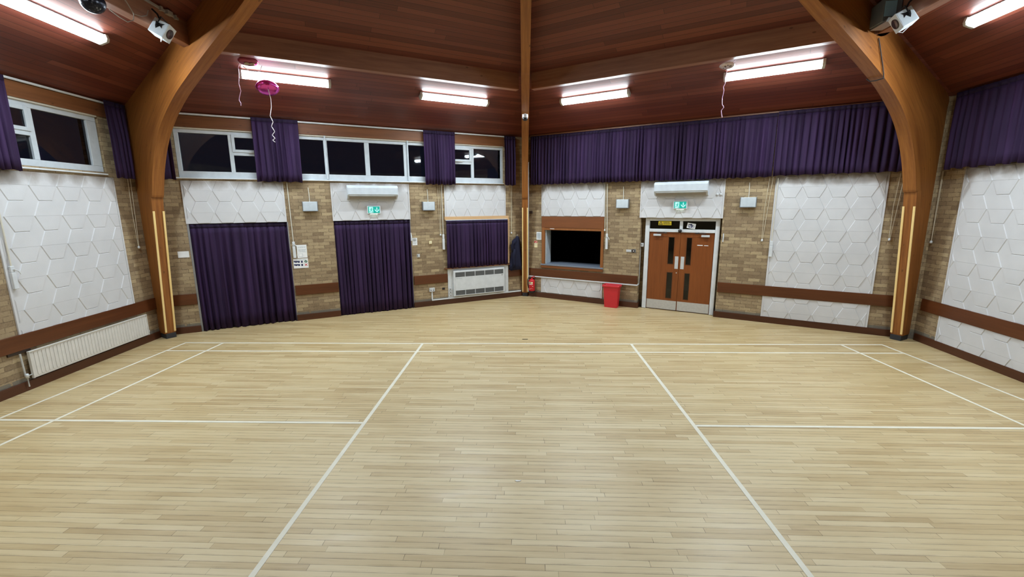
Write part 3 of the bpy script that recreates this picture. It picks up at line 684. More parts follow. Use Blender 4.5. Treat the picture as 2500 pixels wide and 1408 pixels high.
# ------------------------------------------------------------------ ceiling strip lights
def strip_light(w, u0, u1, d, label):
    s = SGN[w]; k = math.atan(SLOPE); hl = (u1-u0)/2
    D = DIR[w]*s; Nn = Vector((-D.y, D.x)); o = Vector(COR[w])+DIR[w]*((u0+u1)/2)-Nn*d
    ex = Vector((D.x, D.y, 0)); ey = Vector((-Nn.x*math.cos(k), -Nn.y*math.cos(k), math.sin(k))); ez = ex.cross(ey)
    if ez.z < 0: ez = -ez; ex = -ex
    Mx = Matrix(((ex.x, ey.x, ez.x, o.x), (ex.y, ey.y, ez.y, o.y), (ex.z, ey.z, ez.z, ceil_z(d)-.012), (0, 0, 0, 1)))
    r = thing('strip_light', label, 'strip light', Mx, 'ceiling strip lights')
    m = MB(); m.box(-hl+.02, hl-.02, -.075, .075, -.022, .0); m.build('batten', M['white'], r)
    m = MB(); m.prism([(-.080, -.022), (.080, -.022), (.076, -.050), (.060, -.085), (-.060, -.085), (-.076, -.050)], -hl+.05, hl-.05, 'x'); df = m.build('diffuser', [M['lamp'], M['lampside']], r)
    for p in df.data.polygons:
        if p.normal.z > -.8: p.material_index = 1
    for a in (-hl, hl-.05):
        m = MB(); m.prism([(-.092, 0), (.092, 0), (.084, -.066), (.058, -.098), (-.058, -.098), (-.084, -.066)], a, a+.05, 'x'); m.build('end_cap', M['cap'], r, bevel=.008)
    return r
strip_light('BL', 1.98, 3.49, 1.38, 'lit strip light on the sloping ceiling with the pink balloon against it')
strip_light('BL', 5.24, 6.82, 1.32, 'lit strip light above the fan heater and the short curtain')
strip_light('BR', 1.65, 3.22, 1.32, 'lit strip light on the ceiling above the serving hatch')
strip_light('BR', 4.99, 6.54, 1.38, 'lit strip light with a pink ribbon hanging across its end')
strip_light('L', 2.02, 3.57, 1.37, 'lit strip light beside the mirror ball, above the radiator wall')
strip_light('R', 1.92, 3.47, 1.42, 'lit strip light cut by the picture edge, near the grey speaker')
for wn, a in (('L', 5.3), ('R', 5.2)): strip_light(wn, a, a+1.55, 1.37, 'lit strip light on the side slope of the ceiling nearer the camera')

# ------------------------------------------------------------------ wall fittings
def aircon(w, u, z, wd, label):
    r = thing('air_conditioner', label, 'air conditioner', F(w, u, .022, z))
    h = wd/2
    m = MB(); m.prism([(0, -.02), (0, .30), (-.13, .30), (-.19, .27), (-.20, .245), (-.20, .085), (-.185, .06), (-.10, -.01)], -h, h, 'x'); m.build('casing', M['ac'], r, bevel=.008)
    m = MB(); m.prism([(-.2, .245), (-.207, .24), (-.207, .09), (-.2, .085)], -h+.02, h-.02, 'x'); m.build('front_panel', M['ac'], r, bevel=.002)
    m = MB(); m.prism([(-.198, .078), (-.19, .055), (-.155, .030), (-.160, .050)], -h+.05, h-.09, 'x'); m.build('outlet_flap', M['ac'], r)
    m = MB(); m.prism([(-.170, .046), (-.105, -.006), (-.110, -.014), (-.178, .044)], -h+.04, h-.04, 'x'); m.build('outlet_slot', M['acdark'], r)
    return r
aircon('BL', 4.325, 2.80, 1.15, 'white wall air conditioner above the long purple door curtain')
aircon('BR', 4.165, 2.83, 1.17, 'white wall air conditioner above the double doors')

def exit_sign(w, u, z, label):
    r = thing('exit_sign', label, 'exit sign', F(w, u, .022, z), 'green exit signs')
    m = MB(); m.box(-.155, .155, 0, -.055, -.098, .098); m.build('case', M['white'], r, bevel=.01)
    m = MB(); m.box(-.133, .133, -.055, -.058, -.076, .076); m.build('lit_face', M['exitg'], r)
    m = MB()
    y0, y1 = -.058, -.0595
    m.prism([(-.112, -.07), (-.02, -.07), (-.02, .066), (-.112, .066)], y0, y1)                       # doorway
    m.prism([(.058, .055), (.078, .055), (.078, -.012), (.058, -.012)], y0, y1)                        # arrow shaft and head
    m.prism([(.068, -.062), (.118, -.012), (.118, .016), (.068, -.034), (.018, .016), (.018, -.012)], y0, y1)
    m.build('pictogram', M['exitw'], r)
    m = MB(); y0, y1 = -.0595, -.061
    m.prism([(-.048+.011*math.cos(a), .040+.011*math.sin(a)) for a in [2*PI*k/12 for k in range(12)]], y0, y1)
    for P in ([(-.062, .028), (-.046, .024), (-.058, -.014), (-.074, -.008)], [(-.074, -.008), (-.060, -.014), (-.078, -.044), (-.108, -.048), (-.108, -.038), (-.084, -.034)],
              [(-.066, -.010), (-.054, -.008), (-.036, -.036), (-.030, -.066), (-.042, -.066), (-.048, -.040)], [(-.050, .026), (-.040, .006), (-.022, .004), (-.022, -.004), (-.046, -.002), (-.058, .014)],
              [(-.062, .028), (-.084, .020), (-.098, -.002), (-.090, -.006), (-.078, .012), (-.060, .018)]): m.prism(P, y0, y1)
    m.build('running_figure', M['exitg'], r)
    m = MB(); m.box(-.085, .085, -.012, -.045, -.102, -.098); m.build('downlight', M['exitlamp'], r)
exit_sign('BL', 4.335, 2.533, 'green running man exit sign above the long purple curtain'); exit_sign('BR', 4.165, 2.60, 'green running man exit sign above the double doors')

def wall_light(w, u, z, label, cu):
    r = thing('wall_light', label, 'wall light', F(w, u, 0, z), 'grey box wall lights')
    m = MB(); m.box(-.147, .147, -.012, -.10, -.10, .105); m.build('shade', M['grey'], r, bevel=.008)
    m = MB(); m.box(-.155, .155, -.006, -.108, -.112, -.098); m.box(-.160, -.147, 0, -.085, -.105, .112); m.box(.147, .160, 0, -.085, -.105, .112); m.build('edge_trim', M['edge'], r, bevel=.003)
    m = MB(); m.box(-.10, .10, 0, -.012, -.08, .08); m.build('back_plate', M['edge'], r)
    m = MB(); m.tube([(cu, -.01, .10), (cu, -.01, .25), (cu-.008, -.01, .42)], .009, 8); m.build('conduit', M['cream'], r)
wall_light('BL', 2.955, 2.622, 'grey box wall light above the pinned notices', 0); wall_light('BL', 5.68, 2.612, 'grey box wall light above the thermostat and light switch', 0)
wall_light('BR', 2.805, 2.638, 'grey box wall light between the hatch and the double doors', 0); wall_light('BR', 5.555, 2.648, 'grey box wall light between the double doors and the tall white panel', 0)

# window winders: a white gear box on the wall with a tube running up to the window
def winder(w, u, z0, z1, label, ux=0., lever=True):
    s = SGN[w]; r = thing('window_winder', label, 'window winder', F(w, u, .02 if w != 'BL' else 0, z0), 'white window winders')
    h = z1-z0
    m = MB(); m.box(-.03, .03, 0, -.04, 0, h*.72); m.build('gear_box', M['white'], r, bevel=.006)
    m = MB(); m.box(-.026, .026, 0, -.034, h*.73, h); m.build('gear_box_cap', M['white'], r, bevel=.006)
    m = MB(); m.tube([(0, -.018, h), (s*ux*.5, -.018, (h+3.16-z0)/2), (s*ux, -.018, 3.14-z0)], .0105, 8); m.build('cable_tube', M['cream'], r)
    if lever:
        m = MB(); m.tube([(0, -.045, h*.86), (.05, -.05, h*.76), (.075, -.05, h*.62)], .008, 8); m.build('crank', M['white'], r)
winder('BL', 2.548, 1.47, 1.84, 'white window winder box beside the pinned notices', -.015); winder('BL', 6.05, 1.48, 1.88, 'white window winder box beside the window curtain over the heater', -.005, False)
winder('BR', 2.425, 1.48, 1.88, 'white window winder box beside the serving hatch', -.03); winder('BR', 6.067, 1.48, 1.82, 'white window winder box on the edge of the tall white panel', .0, False)
winder('L', 2.535, 1.49, 1.82, 'white window winder box on the white panel above the radiator')

def pull_cord(w, u, zb, label, du=.0, gap=.03):
    s = SGN[w]; r = thing('curtain_pull_cord', label, 'pull cord', F(w, u, .02, zb), 'curtain pull cords')
    for g in (-gap/2, gap/2):
        m = MB(); m.tube([(s*(g*.25), -.006, .02), (s*(g+du*.3), -.006, (3.17-zb)*.5), (s*(g+du), -.006, 3.17-zb)], .0042, 6); m.build('cord', M['cord'], r)
    m = MB(); m.lathe([(.0, -.03), (.018, -.026), (.022, 0), (.014, .022), (.0, .026)], (0, -.006, 0), 12); m.build('weight', M['white'], r, smooth=True)
pull_cord('BL', 5.975, 1.87, 'cream pull cord hanging between the grey wall light and the winder', .0, .05); pull_cord('BL', 8.04, 1.85, 'cream pull cord hanging above the dark coat', .01)
pull_cord('BR', 5.885, 1.83, 'cream pull cord on brick beside the tall white panel', .06, .06); pull_cord('BR', 8.0, 1.92, 'looped cream pull cord between the tall white panel and the arch', .05, .06)
pull_cord('L', .31, 1.87, 'cream pull cord on brick between the radiator wall panel and the arch', -.03, .06); pull_cord('R', .075, 1.90, 'cream pull cord on brick beyond the arch, on the wall cut by the picture edge', .0, .02)
pull_cord('BR', 2.358, 1.97, 'short pull cord hanging against the hatch frame', -.01, .03)
m = MB(); m.tube([(0, -.01, 0), (.004, -.012, .1), (-.006, -.01, .2)], [.018, .02, .010], 8)
tag(m.build('curtain_wand', M['white'], M=F('BL', 5.205, .03, 1.75)), 'short white wand at the edge of the long curtain by the small notice', 'curtain wand')
m = MB(); m.tube([(0, -.01, 0), (.004, -.012, .1), (.002, -.01, .19)], [.012, .014, .012], 8)
tag(m.build('curtain_wand', M['white'], M=F('BR', 5.12, .0, 1.765)), 'short white wand on the brick edge beside the double doors', 'curtain wand')

# papers and signs
def notice(w, u0, u1, z0, z1, label, cat='notice', name='notice', mat='paper', tilt=0):
    o = MB().box(-(u1-u0)/2, (u1-u0)/2, 0, -.003, -(z1-z0)/2, (z1-z0)/2).build(name, M[mat], M=F(w, (u0+u1)/2, .002, (z0+z1)/2) @ Matrix.Rotation(tilt, 4, 'Y'))
    return tag(o, label, cat)
def lines(o, rows, mat, x0, x1, t=.006, seed=0, name='printed_lines'):
    rnd = random.Random(seed)
    for z in rows:
        q = MB(); x = x0
        while x < x1-.01:
            wd = min(rnd.uniform(.012, .04), x1-x); q.box(x, x+wd, -.003, -.0036, z, z+t); x += wd+.006
        q.build('printed_line', M[mat], o)
o = notice('BL', 2.60, 2.806, 1.462, 1.76, 'white paper notice pinned on brick behind the winder box')
lines(o, [.10, .085, .04, .02, .0, -.02], 'greyink', -.07, .08, .007, 1)
q = MB()
for b in ((-.075, .01, -.12, -.115), (-.075, .01, -.055, -.05), (-.075, -.070, -.12, -.05), (.005, .01, -.12, -.05)): q.box(b[0], b[1], -.003, -.0037, b[2], b[3])
q.build('printed_box', M['greyink'], o)
o = notice('BL', 2.505, 2.81, 1.228, 1.448, 'white notice with pictures, a green tick and a pink cross', tilt=0)
lines(o, [.075, .085], 'greyink', -.10, .12, .006, 2)
for z in (.012, -.062):
    q = MB(); q.prism([(-.145, z+.05), (-.02, z+.045), (-.02, z+.01), (-.05, z), (-.06, z+.02), (-.09, z+.012), (-.10, z+.002), (-.118, z+.018), (-.145, z+.022)], -.003, -.0037); q.box(.005, .04, -.003, -.0037, z, z+.048); q.build('printed_picture', M['blue'], o)
q = MB(); q.prism([(.105+.032*math.cos(a), .038+.028*math.sin(a)) for a in [2*PI*k/20 for k in range(20)]], -.003, -.0037); q.build('green_disc', M['green'], o)
q = MB(); q.prism([(.086, .038), (.100, .024), (.126, .048), (.122, .054), (.100, .034), (.090, .044)], -.0037, -.0042); q.build('tick', M['paper'], o)
q = MB()
for sgn in (-1, 1):
    d = Vector((.026, .026*sgn)); n = Vector((-d.y, d.x)).normalized()*.006; c = Vector((.105, -.038))
    q.prism([tuple(c-d-n), tuple(c+d-n), tuple(c+d+n), tuple(c-d+n)], -.003, -.0037 if sgn > 0 else -.0038)
q.build('cross', M['rednote'], o)
o = notice('BL', 5.237, 5.361, 1.628, 1.816, 'small white printed notice beside the long curtain edge'); lines(o, [.06, .035, .01], 'ink', -.045, .045, .013, 3); lines(o, [-.02, -.035, -.05, -.065], 'greyink', -.045, .045, .006, 4)
notice('BL', .42, .609, 1.60, 1.728, 'blank white plaque on brick between the arch and the long curtain', 'plaque', 'wall_plaque')
o = notice('BR', .372, .528, 1.653, 1.873, 'white framed notice on brick beside the serving hatch'); q = MB(); q.box(-.055, .055, -.003, -.0036, -.085, .085); q.build('printed_sheet', M['grey'], o); lines(o, [.05, .03, .0, -.02, -.04], 'greyink', -.045, .045, .006, 5)
o = notice('BR', .305, .400, 1.432, 1.625, 'red and white extinguisher sign on brick beside the hatch', 'sign', 'fire_sign', 'cream_box'); q = MB(); q.box(-.043, .043, -.003, -.0037, .03, .088); q.build('red_band', M['rednote'], o); q = MB(); q.box(-.008, .008, -.0037, -.0043, .036, .066); q.prism([(.018+.01*math.cos(a), .062+.01*math.sin(a)) for a in [k*PI/6 for k in range(12)]], -.0037, -.0043); q.build('white_symbol', M['paper'], o); lines(o, [.01, -.01, -.03, -.05], 'greyink', -.035, .035, .006, 6)

def box_thing(name, label, cat, w, u0, u1, z0, z1, dep, mat, parts=(), d0=0.0, bev=.004):
    r = thing(name, label, cat, F(w, (u0+u1)/2, d0, (z0+z1)/2)); a, b = (u1-u0)/2, (z1-z0)/2
    m = MB(); m.box(-a, a, 0, -dep, -b, b); m.build('body', M[mat], r, bevel=bev)
    for nm, mt, x0, x1, y, zz0, zz1 in parts:
        m = MB(); m.box(x0, x1, -dep, -dep-y, zz0, zz1); m.build(nm, M[mt], r, bevel=.0015)
    return r
box_thing('thermostat', 'small square cream thermostat on brick', 'thermostat', 'BL', 5.665, 5.737, 1.645, 1.722, .03, 'cream_box', [('dial', 'cream', -.012, .012, .004, -.012, .012)])
box_thing('light_switch', 'small metal light switch on brick below the thermostat', 'light switch', 'BL', 5.337, 5.412, 1.312, 1.40, .012, 'steel', [('rocker', 'white', -.010, .014, .01, -.028, .026), ('surround', 'dark', -.026, -.016, .002, -.03, .03)])
box_thing('twin_socket', 'white twin power socket on brick above white trunking', 'socket', 'BL', 5.62, 5.762, .388, .482, .04, 'white', [('switch', 'edge', -.05, -.03, .004, .015, .032), ('switch', 'edge', .03, .05, .004, .015, .032), ('plug_hole', 'black', -.055, -.015, .001, -.02, -.005), ('plug_hole', 'black', .015, .055, .001, -.02, -.005)])
box_thing('brick_vent', 'small dark socket plate on brick beside the heater', 'socket', 'BL', 5.97, 6.05, .40, .462, .006, 'brown', [('opening', 'black', -.022, .018, .002, -.018, .018)])
for k in range(3): box_thing('heater_switch', ('topmost', 'middle', 'lowest')[k]+' small switch plate of the column beside the heater', 'switch', 'BL', 6.15, 6.225, .40-.087*k-.035, .40-.087*k+.035, .016, 'steel', [('rocker', 'black', -.006, .016, .004, -.006, .016)], .022)
box_thing('switch_plate', 'metal four gang switch plate on brick beside the double doors', 'light switch', 'BR', 2.93, 3.06, 1.425, 1.49, .012, 'steel', [('rocker', 'white', x, x+.016, .006, -.018, .018) for x in (-.052, -.024, .004, .032)])
box_thing('key_switch', 'square key switch next to the four gang plate', 'switch', 'BR', 3.062, 3.172, 1.418, 1.506, .012, 'edge', [('face', 'brown', -.045, .03, .003, -.036, .036), ('key_barrel', 'white', -.012, .012, .012, -.012, .012)])
box_thing('alarm_call_point', 'white box at the head of the white trunking beside the doors', 'switch box', 'BR', 3.265, 3.335, 1.575, 1.665, .045, 'white', [('button', 'grille', -.018, .018, .003, -.018, .018), ('spout', 'white', -.012, .012, .003, .03, .04)], -.10)
box_thing('wall_sensor', 'small dark box on brick between the corner arch and the hatch panel', 'sensor', 'BR', .16, .245, 2.385, 2.455, .06, 'brown')
for x, lb in ((4.935, 'dull white pipe cap on the panel beside the air conditioner over the doors'), (5.005, 'bright white pipe cap at the panel corner over the doors')):
    m = MB(); m.lathe([(0, 0), (.026, 0), (.024, .014), (.014, .02), (0, .02)], (0, 0, 0), 16, Matrix.Rotation(PI/2, 3, 'X')); tag(m.build('pipe_cap', M['white'], M=F('BR', x, .022, 2.83), smooth=True), lb, 'pipe cap')

# white cable trunking
m = MB(); wbox(m, 'BL', 5.672, 5.708, 0, .02, .175, .39); wbox(m, 'BL', 5.672, 8.33, .026, .04, .14, .176); tag(m.build('cable_trunking', M['white'], M=F('BL'), bevel=.002), 'white cable trunking along the skirting under the heater', 'trunking')
m = MB(); wbox(m, 'BR', .14, 3.262, .032, .05, .582, .612); wbox(m, 'BR', 3.257, 3.272, .05, -.10, .595, .628); wbox(m, 'BR', 3.257, 3.27, -.085, -.11, .628, 1.58); tag(m.build('cable_trunking', M['white'], M=F('BR'), bevel=.002), 'white cable trunking under the dark rail, rising beside the doors', 'trunking')
m = MB(); m.box(-.01, .01, -.008, .008, .14, 3.78); tag(m.build('conduit', M['white'], M=Matrix.Translation((.098, 7.30, 0))), 'white conduit running up the side of the far corner arch', 'conduit')

# ------------------------------------------------------------------ radiator
r = thing('radiator', 'white panel radiator with vertical flutes under the dark rail', 'radiator', F('L', 1.525, .05, .165))
hl = 1.06
m = MB(); m.box(-hl, hl, 0, -.016, 0, .405)
n = 38; st = 2*hl/n
for k in range(n):
    x = -hl+st*(k+.5)
    m.prism([(x-.014, .03), (x-.020, .05), (x-.020, .355), (x-.014, .375), (x+.014, .375), (x+.020, .355), (x+.020, .05), (x+.014, .03)], -.016, -.0225)
m.build('front_plate', M['radiator'], r, bevel=.003)
m = MB(); m.box(-hl-.006, hl+.006, .006, -.034, .395, .408); m.build('top_edge', M['radiator'], r, bevel=.003)
for x in (-hl-.004, hl-.004):
    m = MB(); m.box(x, x+.008, .004, -.032, 0, .40); m.build('side_edge', M['radiator'], r)
m = MB(); m.tube([(-hl, -.006, .06), (-hl-.07, -.006, .06), (-hl-.07, -.006, -.10)], .009, 8); m.tube([(-hl-.075, .01, .06), (-hl-.085, .01, .40)], .012, 8); m.build('pipe', M['cap'], r)
m = MB(); m.lathe([(0, -.03), (.02, -.028), (.022, .02), (.016, .035), (0, .036)], (-hl-.07, -.006, .06), 14); m.build('valve', M['white'], r, smooth=True)
m = MB(); m.lathe([(0, 0), (.016, 0), (.018, .03), (0, .034)], (hl+.02, -.006, .05), 12); m.build('valve', M['white'], r, smooth=True)
for x in (-.8, .8):
    m = MB(); m.box(x-.02, x+.02, .05, .0, .1, .3); m.build('bracket', M['cap'], r)

# ------------------------------------------------------------------ bin, extinguisher, coat
r = thing('waste_bin', 'tall red plastic waste bin against the wall below the hatch', 'bin', F('BR', 2.655, .195, 0))
def ring(hx, hy, z, rr=.03, n=5):
    P = []
    for cx, cy, a0 in ((hx-rr, hy-rr, 0), (-hx+rr, hy-rr, PI/2), (-hx+rr, -hy+rr, PI), (hx-rr, -hy+rr, 1.5*PI)):
        for k in range(n): a = a0+PI/2*k/(n-1); P.append((cx+rr*math.cos(a), cy+rr*math.sin(a), z))
    return P
def loft(rings, cap0=True, cap1=True):
    m = MB(); R = [[m.bm.verts.new(p) for p in q] for q in rings]
    for A, B in zip(R, R[1:]):
        for k in range(len(A)): m.bm.faces.new((A[k], A[(k+1) % len(A)], B[(k+1) % len(A)], B[k]))
    if cap0: m.bm.faces.new(R[0][::-1])
    if cap1: m.bm.faces.new(R[-1])
    return m
loft([ring(.165, .095, .0), ring(.168, .098, .01), ring(.200, .118, .555), ring(.192, .110, .555), ring(.160, .090, .02)]).build('bucket', M['red'], r, smooth=False, bevel=.003)
loft([ring(.200, .118, .535), ring(.222, .138, .540), ring(.224, .140, .575), ring(.216, .132, .590), ring(.206, .122, .585), ring(.196, .114, .545)], False, False).build('rim', M['red'], r)

r = thing('fire_extinguisher', 'red fire extinguisher hung low on the wall beside the corner arch', 'fire extinguisher', F('BR', .285, .115, .14))
m = MB(); m.lathe([(0, .045), (.084, .045), (.088, .06), (.088, .33), (.080, .36), (.050, .385), (.026, .395), (.022, .42), (0, .42)], n=28); m.build('cylinder', M['redext'], r, smooth=True)
m = MB(); m.lathe([(0, 0), (.080, 0), (.085, .01), (.087, .05), (.0, .05)], n=24); m.build('foot_ring', M['black'], r)
m = MB(); m.tube([(0, 0, .42), (.0, 0, .445), (.05, -.01, .47), (.10, -.01, .475)], .010, 8); m.tube([(0, 0, .44), (.05, -.01, .445), (.085, -.01, .43)], .008, 8); m.build('handle', M['redext'], r)
m = MB(); m.tube([(-.01, -.01, .43), (-.09, -.02, .43), (-.125, -.02, .36), (-.125, -.02, .22), (-.100, -.02, .12)], .012, 8); m.build('hose', M['black'], r)
for z0, z1, mt, nm in ((.265, .315, 'cream_box', 'label'), (.235, .248, 'paper', 'label')):
    m = MB(); pts = [(.0888*math.sin(a), -.0888*math.cos(a)) for a in [(-.75+1.5*k/10) for k in range(11)]]
    for p, q in zip(pts, pts[1:]): m.bm.faces.new([m.bm.verts.new(v) for v in ((p[0], p[1], z0), (q[0], q[1], z0), (q[0], q[1], z1), (p[0], p[1], z1))])
    lo = m.build(nm, M[mt], r)
m = MB(); m.box(-.045, .02, -.0885, -.0905, .283, .299); m.build('label_print', M['ink'], r)
m = MB()
rnd = random.Random(4)
for k in range(9):
    a = rnd.uniform(-.7, .9); z = rnd.uniform(.09, .20); m.box(.088*math.sin(a)-.007, .088*math.sin(a)+.007, -.088*math.cos(a)-.001, -.088*math.cos(a)+.004, z, z+.010)
m.build('label_print', M['paper'], r)
m = MB(); m.box(-.03, .03, .088, .112, .25, .40); m.build('wall_bracket', M['black'], r)

r = thing('hanging_coat', 'dark navy coat hanging on the wall behind the corner arch', 'coat', F('BL', 8.14, .09, .80))
def cr(cx, hx, hy, z, ph):
    return [(cx+hx*math.cos(a)*(1+.06*math.sin(5*a+ph)), hy*math.sin(a)*(1+.18*math.sin(7*a+2*ph)), z+.012*math.sin(3*a+ph)) for a in [2*PI*k/36 for k in range(36)]]
loft([cr(.0, .195, .070, 0, 0), cr(0, .190, .075, .15, .5), cr(.005, .165, .075, .35, 1.0), cr(.012, .140, .070, .55, 1.6), cr(.02, .115, .062, .70, 2.1), cr(.03, .095, .055, .82, 2.4), cr(.045, .06, .045, .90, 2.8), cr(.05, .045, .04, .95, 3)]).build('body', M['coat'], r, smooth=True)
m = MB(); m.tube([(-.02, -.02, .86), (-.085, -.035, .80), (-.120, -.04, .70), (-.120, -.04, .62), (-.100, -.03, .52)], [.05, .058, .055, .05, .042], 14); m.build('hood', M['coat'], r, smooth=True)
m = MB(); m.tube([(-.07, -.055, .60), (-.10, -.065, .40), (-.09, -.07, .20), (-.085, -.07, .10)], [.045, .045, .04, .038], 12); m.build('sleeve', M['coat'], r, smooth=True)
m = MB(); m.tube([(.05, .08, .94), (.05, .01, .96), (.05, -.02, 1.0)], .008, 8); m.build('hook', M['steel'], r)

# ------------------------------------------------------------------ up in the roof
Mb = F('L', 3.36, 2.405, 4.875)
r = thing('mirror_ball', 'dark mirror ball hanging from the beam near the strip light', 'mirror ball', Mb)
m = MB(); uvl = m.bm.loops.layers.uv.new('UVMap'); nu, nv, R = 34, 17, .115
for i in range(nv):
    for j in range(nu):
        ps = []
        for a, b in ((i, j), (i, j+1), (i+1, j+1), (i+1, j)):
            th, ph = PI*a/nv, 2*PI*b/nu; ps.append(((R*math.sin(th)*math.cos(ph), R*math.sin(th)*math.sin(ph), R*math.cos(th)), (b/nu, a/nv)))
        if i == 0: ps = ps[1:]
        if i == nv-1: ps = [p for p in ps if True][:3]
        vs = [m.bm.verts.new(p[0]) for p in ps]; f = m.bm.faces.new(vs)
        for lp, p in zip(f.loops, ps): lp[uvl].uv = p[1]
bmesh.ops.remove_doubles(m.bm, verts=m.bm.verts, dist=1e-5)
m.build('tiled_ball', M['mirror'], r)
m = MB(); m.tube([(0, 0, .11), (0, 0, .52)], .006, 8); m.lathe([(0, .105), (.02, .105), (.02, .135), (0, .135)]); m.build('hanger', M['black'], r)

def spotlight(w, u, d, z, yaw, pitch, roll, label):
    r = thing('spotlight', label, 'spotlight', F(w, u, d, z), 'small spotlights on the beams')
    body = bpy.data.objects.new('lamp_head', None); R_ = (Matrix.Rotation(yaw, 4, 'Z') @ Matrix.Rotation(pitch, 4, 'X') @ Matrix.Rotation(roll, 4, 'Y'))
    def bb(name, mb, mat, **k):
        o = mb.build(name, mat, r, **k); o.matrix_local = R_; return o
    bpy.data.objects.remove(body)
    m = MB(); m.box(-.085, .085, -.09, .09, -.10, .10); o = bb('housing', m, M['lampbody'], bevel=.008)
    m = MB(); m.box(-.088, .088, -.098, -.09, -.103, .103); bb('lens_plate', m, M['white'], bevel=.004)
    m = MB(); m.lathe([(0, 0), (.064, 0), (.064, .008), (.054, .012), (0, .006)], (0, -.098, 0), 24, Matrix.Rotation(PI/2, 3, 'X')); bb('lens', m, M['lens'])
    m = MB(); m.prism([(-.05, .07), (-.03, .04), (-.04, .0), (-.01, .02), (.02, -.03), (.04, .0), (.055, .06), (.0, .05)], *((-.088, -.085) if yaw > 0 else (.085, .088)), axis='x'); bb('vent_shape', m, M['black'])
    m = MB(); m.tube([(-.10, .02, 0), (-.10, .02, .13), (.10, .02, .13), (.10, .02, 0)], .010, 6); bb('yoke', m, M['black'])
    m = MB(); m.tube([(0, 0, .12), (0, .03, .20), (0, .09, .26)], .012, 6); m.build('bracket', M['black'], r)
    m = MB(); m.tube([(-.03, -.03, -.07), (-.07, -.04, -.12), (-.02, .02, -.15), (.05, .06, -.08)], .005, 6); m.build('cable', M['ribbonw'], r)
    return r
spotlight('L', 2.35, 2.42, 4.965, .12, .5, .15, 'small white spotlight on the beam beside the mirror ball and radiator arch')
spotlight('R', 2.20, 2.42, 4.96, -.12, .5, -.15, 'small white spotlight on the beam next to the grey speaker')
r = thing('speaker', 'grey box speaker with pale blue face on the beam beside the arch', 'speaker', F('R', 1.83, 2.42, 5.04))
m = MB(); m.prism([(-.14, 0), (.12, 0), (.12, .30), (-.14, .27)], -.10, .12); m.build('cabinet', M['speaker'], r, bevel=.006)
m = MB(); m.box(.12, .127, -.09, .05, .06, .25); m.build('side_panel', M['spkface'], r)
m = MB(); m.prism([(-.15, -.02), (.16, -.02), (.20, .02), (.12, .0), (-.14, .0)], -.08, .08); m.build('mounting_plate', M['edge'], r)
# conduits lying along the beam tops
for w_, u0, u1, lb in (('L', 1.80, 3.1, 'dusty pale conduit along the beam above the mirror ball'), ('R', 2.0, 3.1, 'dusty pale conduit along the beam above the grey speaker')):
    m = MB(); wbox(m, w_, u0, u1, 2.287, 2.305, 5.30, 5.335)
    for u, a in ((.06, .03), (.16, .10), (.33, .04)): wbox(m, w_, u0+u, u0+u+a, 2.287, 2.32+a*.2, 5.285, 5.342)
    tag(m.build('conduit', M['duct'], M=F(w_), bevel=.003), lb, 'conduit')
m = MB(); m.tube([F('L', u, 2.33, z).translation for u, z in ((3.05, 4.93), (2.92, 4.90), (2.80, 4.89), (2.70, 4.95), (2.68, 5.03), (2.76, 5.12), (2.86, 5.20))], .006, 6); m.tube([F('L', u, 2.33, z).translation for u, z in ((2.68, 5.03), (2.56, 5.05), (2.46, 5.10), (2.42, 5.18))], .005, 6)
tag(m.build('loose_wire', M['duct']), 'loose thin wire looped on the beam beside the mirror ball', 'wire')
# dark cable tied round the arch
def arch_pt(A, r_, y, z): return A.matrix_world @ Vector((r_, y, z))
m = MB(); P = [(2.64, -.1, 5.00), (2.62, -.1, 4.98), (2.52, -.1, 4.82), (2.42, -.1, 4.66), (2.36, -.1, 4.545), (2.34, -.1, 4.485), (2.33, -.06, 4.50), (2.33, .0, 4.495), (2.34, .06, 4.50), (2.36, .10, 4.53)]
m.tube([arch_R.matrix_world @ Vector((p[0], -p[1] if False else (p[1]+.0), p[2])) for p in P], .008, 6)
# the visible cheek of that arch is the one facing the camera
def near_side(A): return -1 if (A.matrix_world @ Vector((2, -1, 4))).y < (A.matrix_world @ Vector((2, 1, 4))).y else 1
m.bm.free(); m = MB(); ns = near_side(arch_R)
m.tube([arch_R.matrix_world @ Vector((p[0], -ns*p[1]*1.09, p[2]-(.026 if abs(p[1]) < .09 else .012))) for p in P], .008, 6)
tag(m.build('cable', M['dark']), 'dark cable looped over the arch under the grey speaker', 'cable')

# dome camera on the far arch
r = thing('dome_camera', 'small black and white dome camera on the far corner arch', 'camera', Matrix.Translation((0.0, 5.02, 4.50)))
m = MB(); m.lathe([(0, .07), (.062, .07), (.066, .03), (.062, .0), (0, .0)]); m.build('base', M['white'], r, smooth=False)
m = MB(); m.lathe([(.058, .0), (.056, -.03), (.04, -.055), (.0, -.066)][::-1]); m.build('dome', M['black'], r, smooth=True)
m = MB(); m.tube([(0, .02, .06), (0, .04, .075)], .03, 10); m.build('mount', M['white'], r)

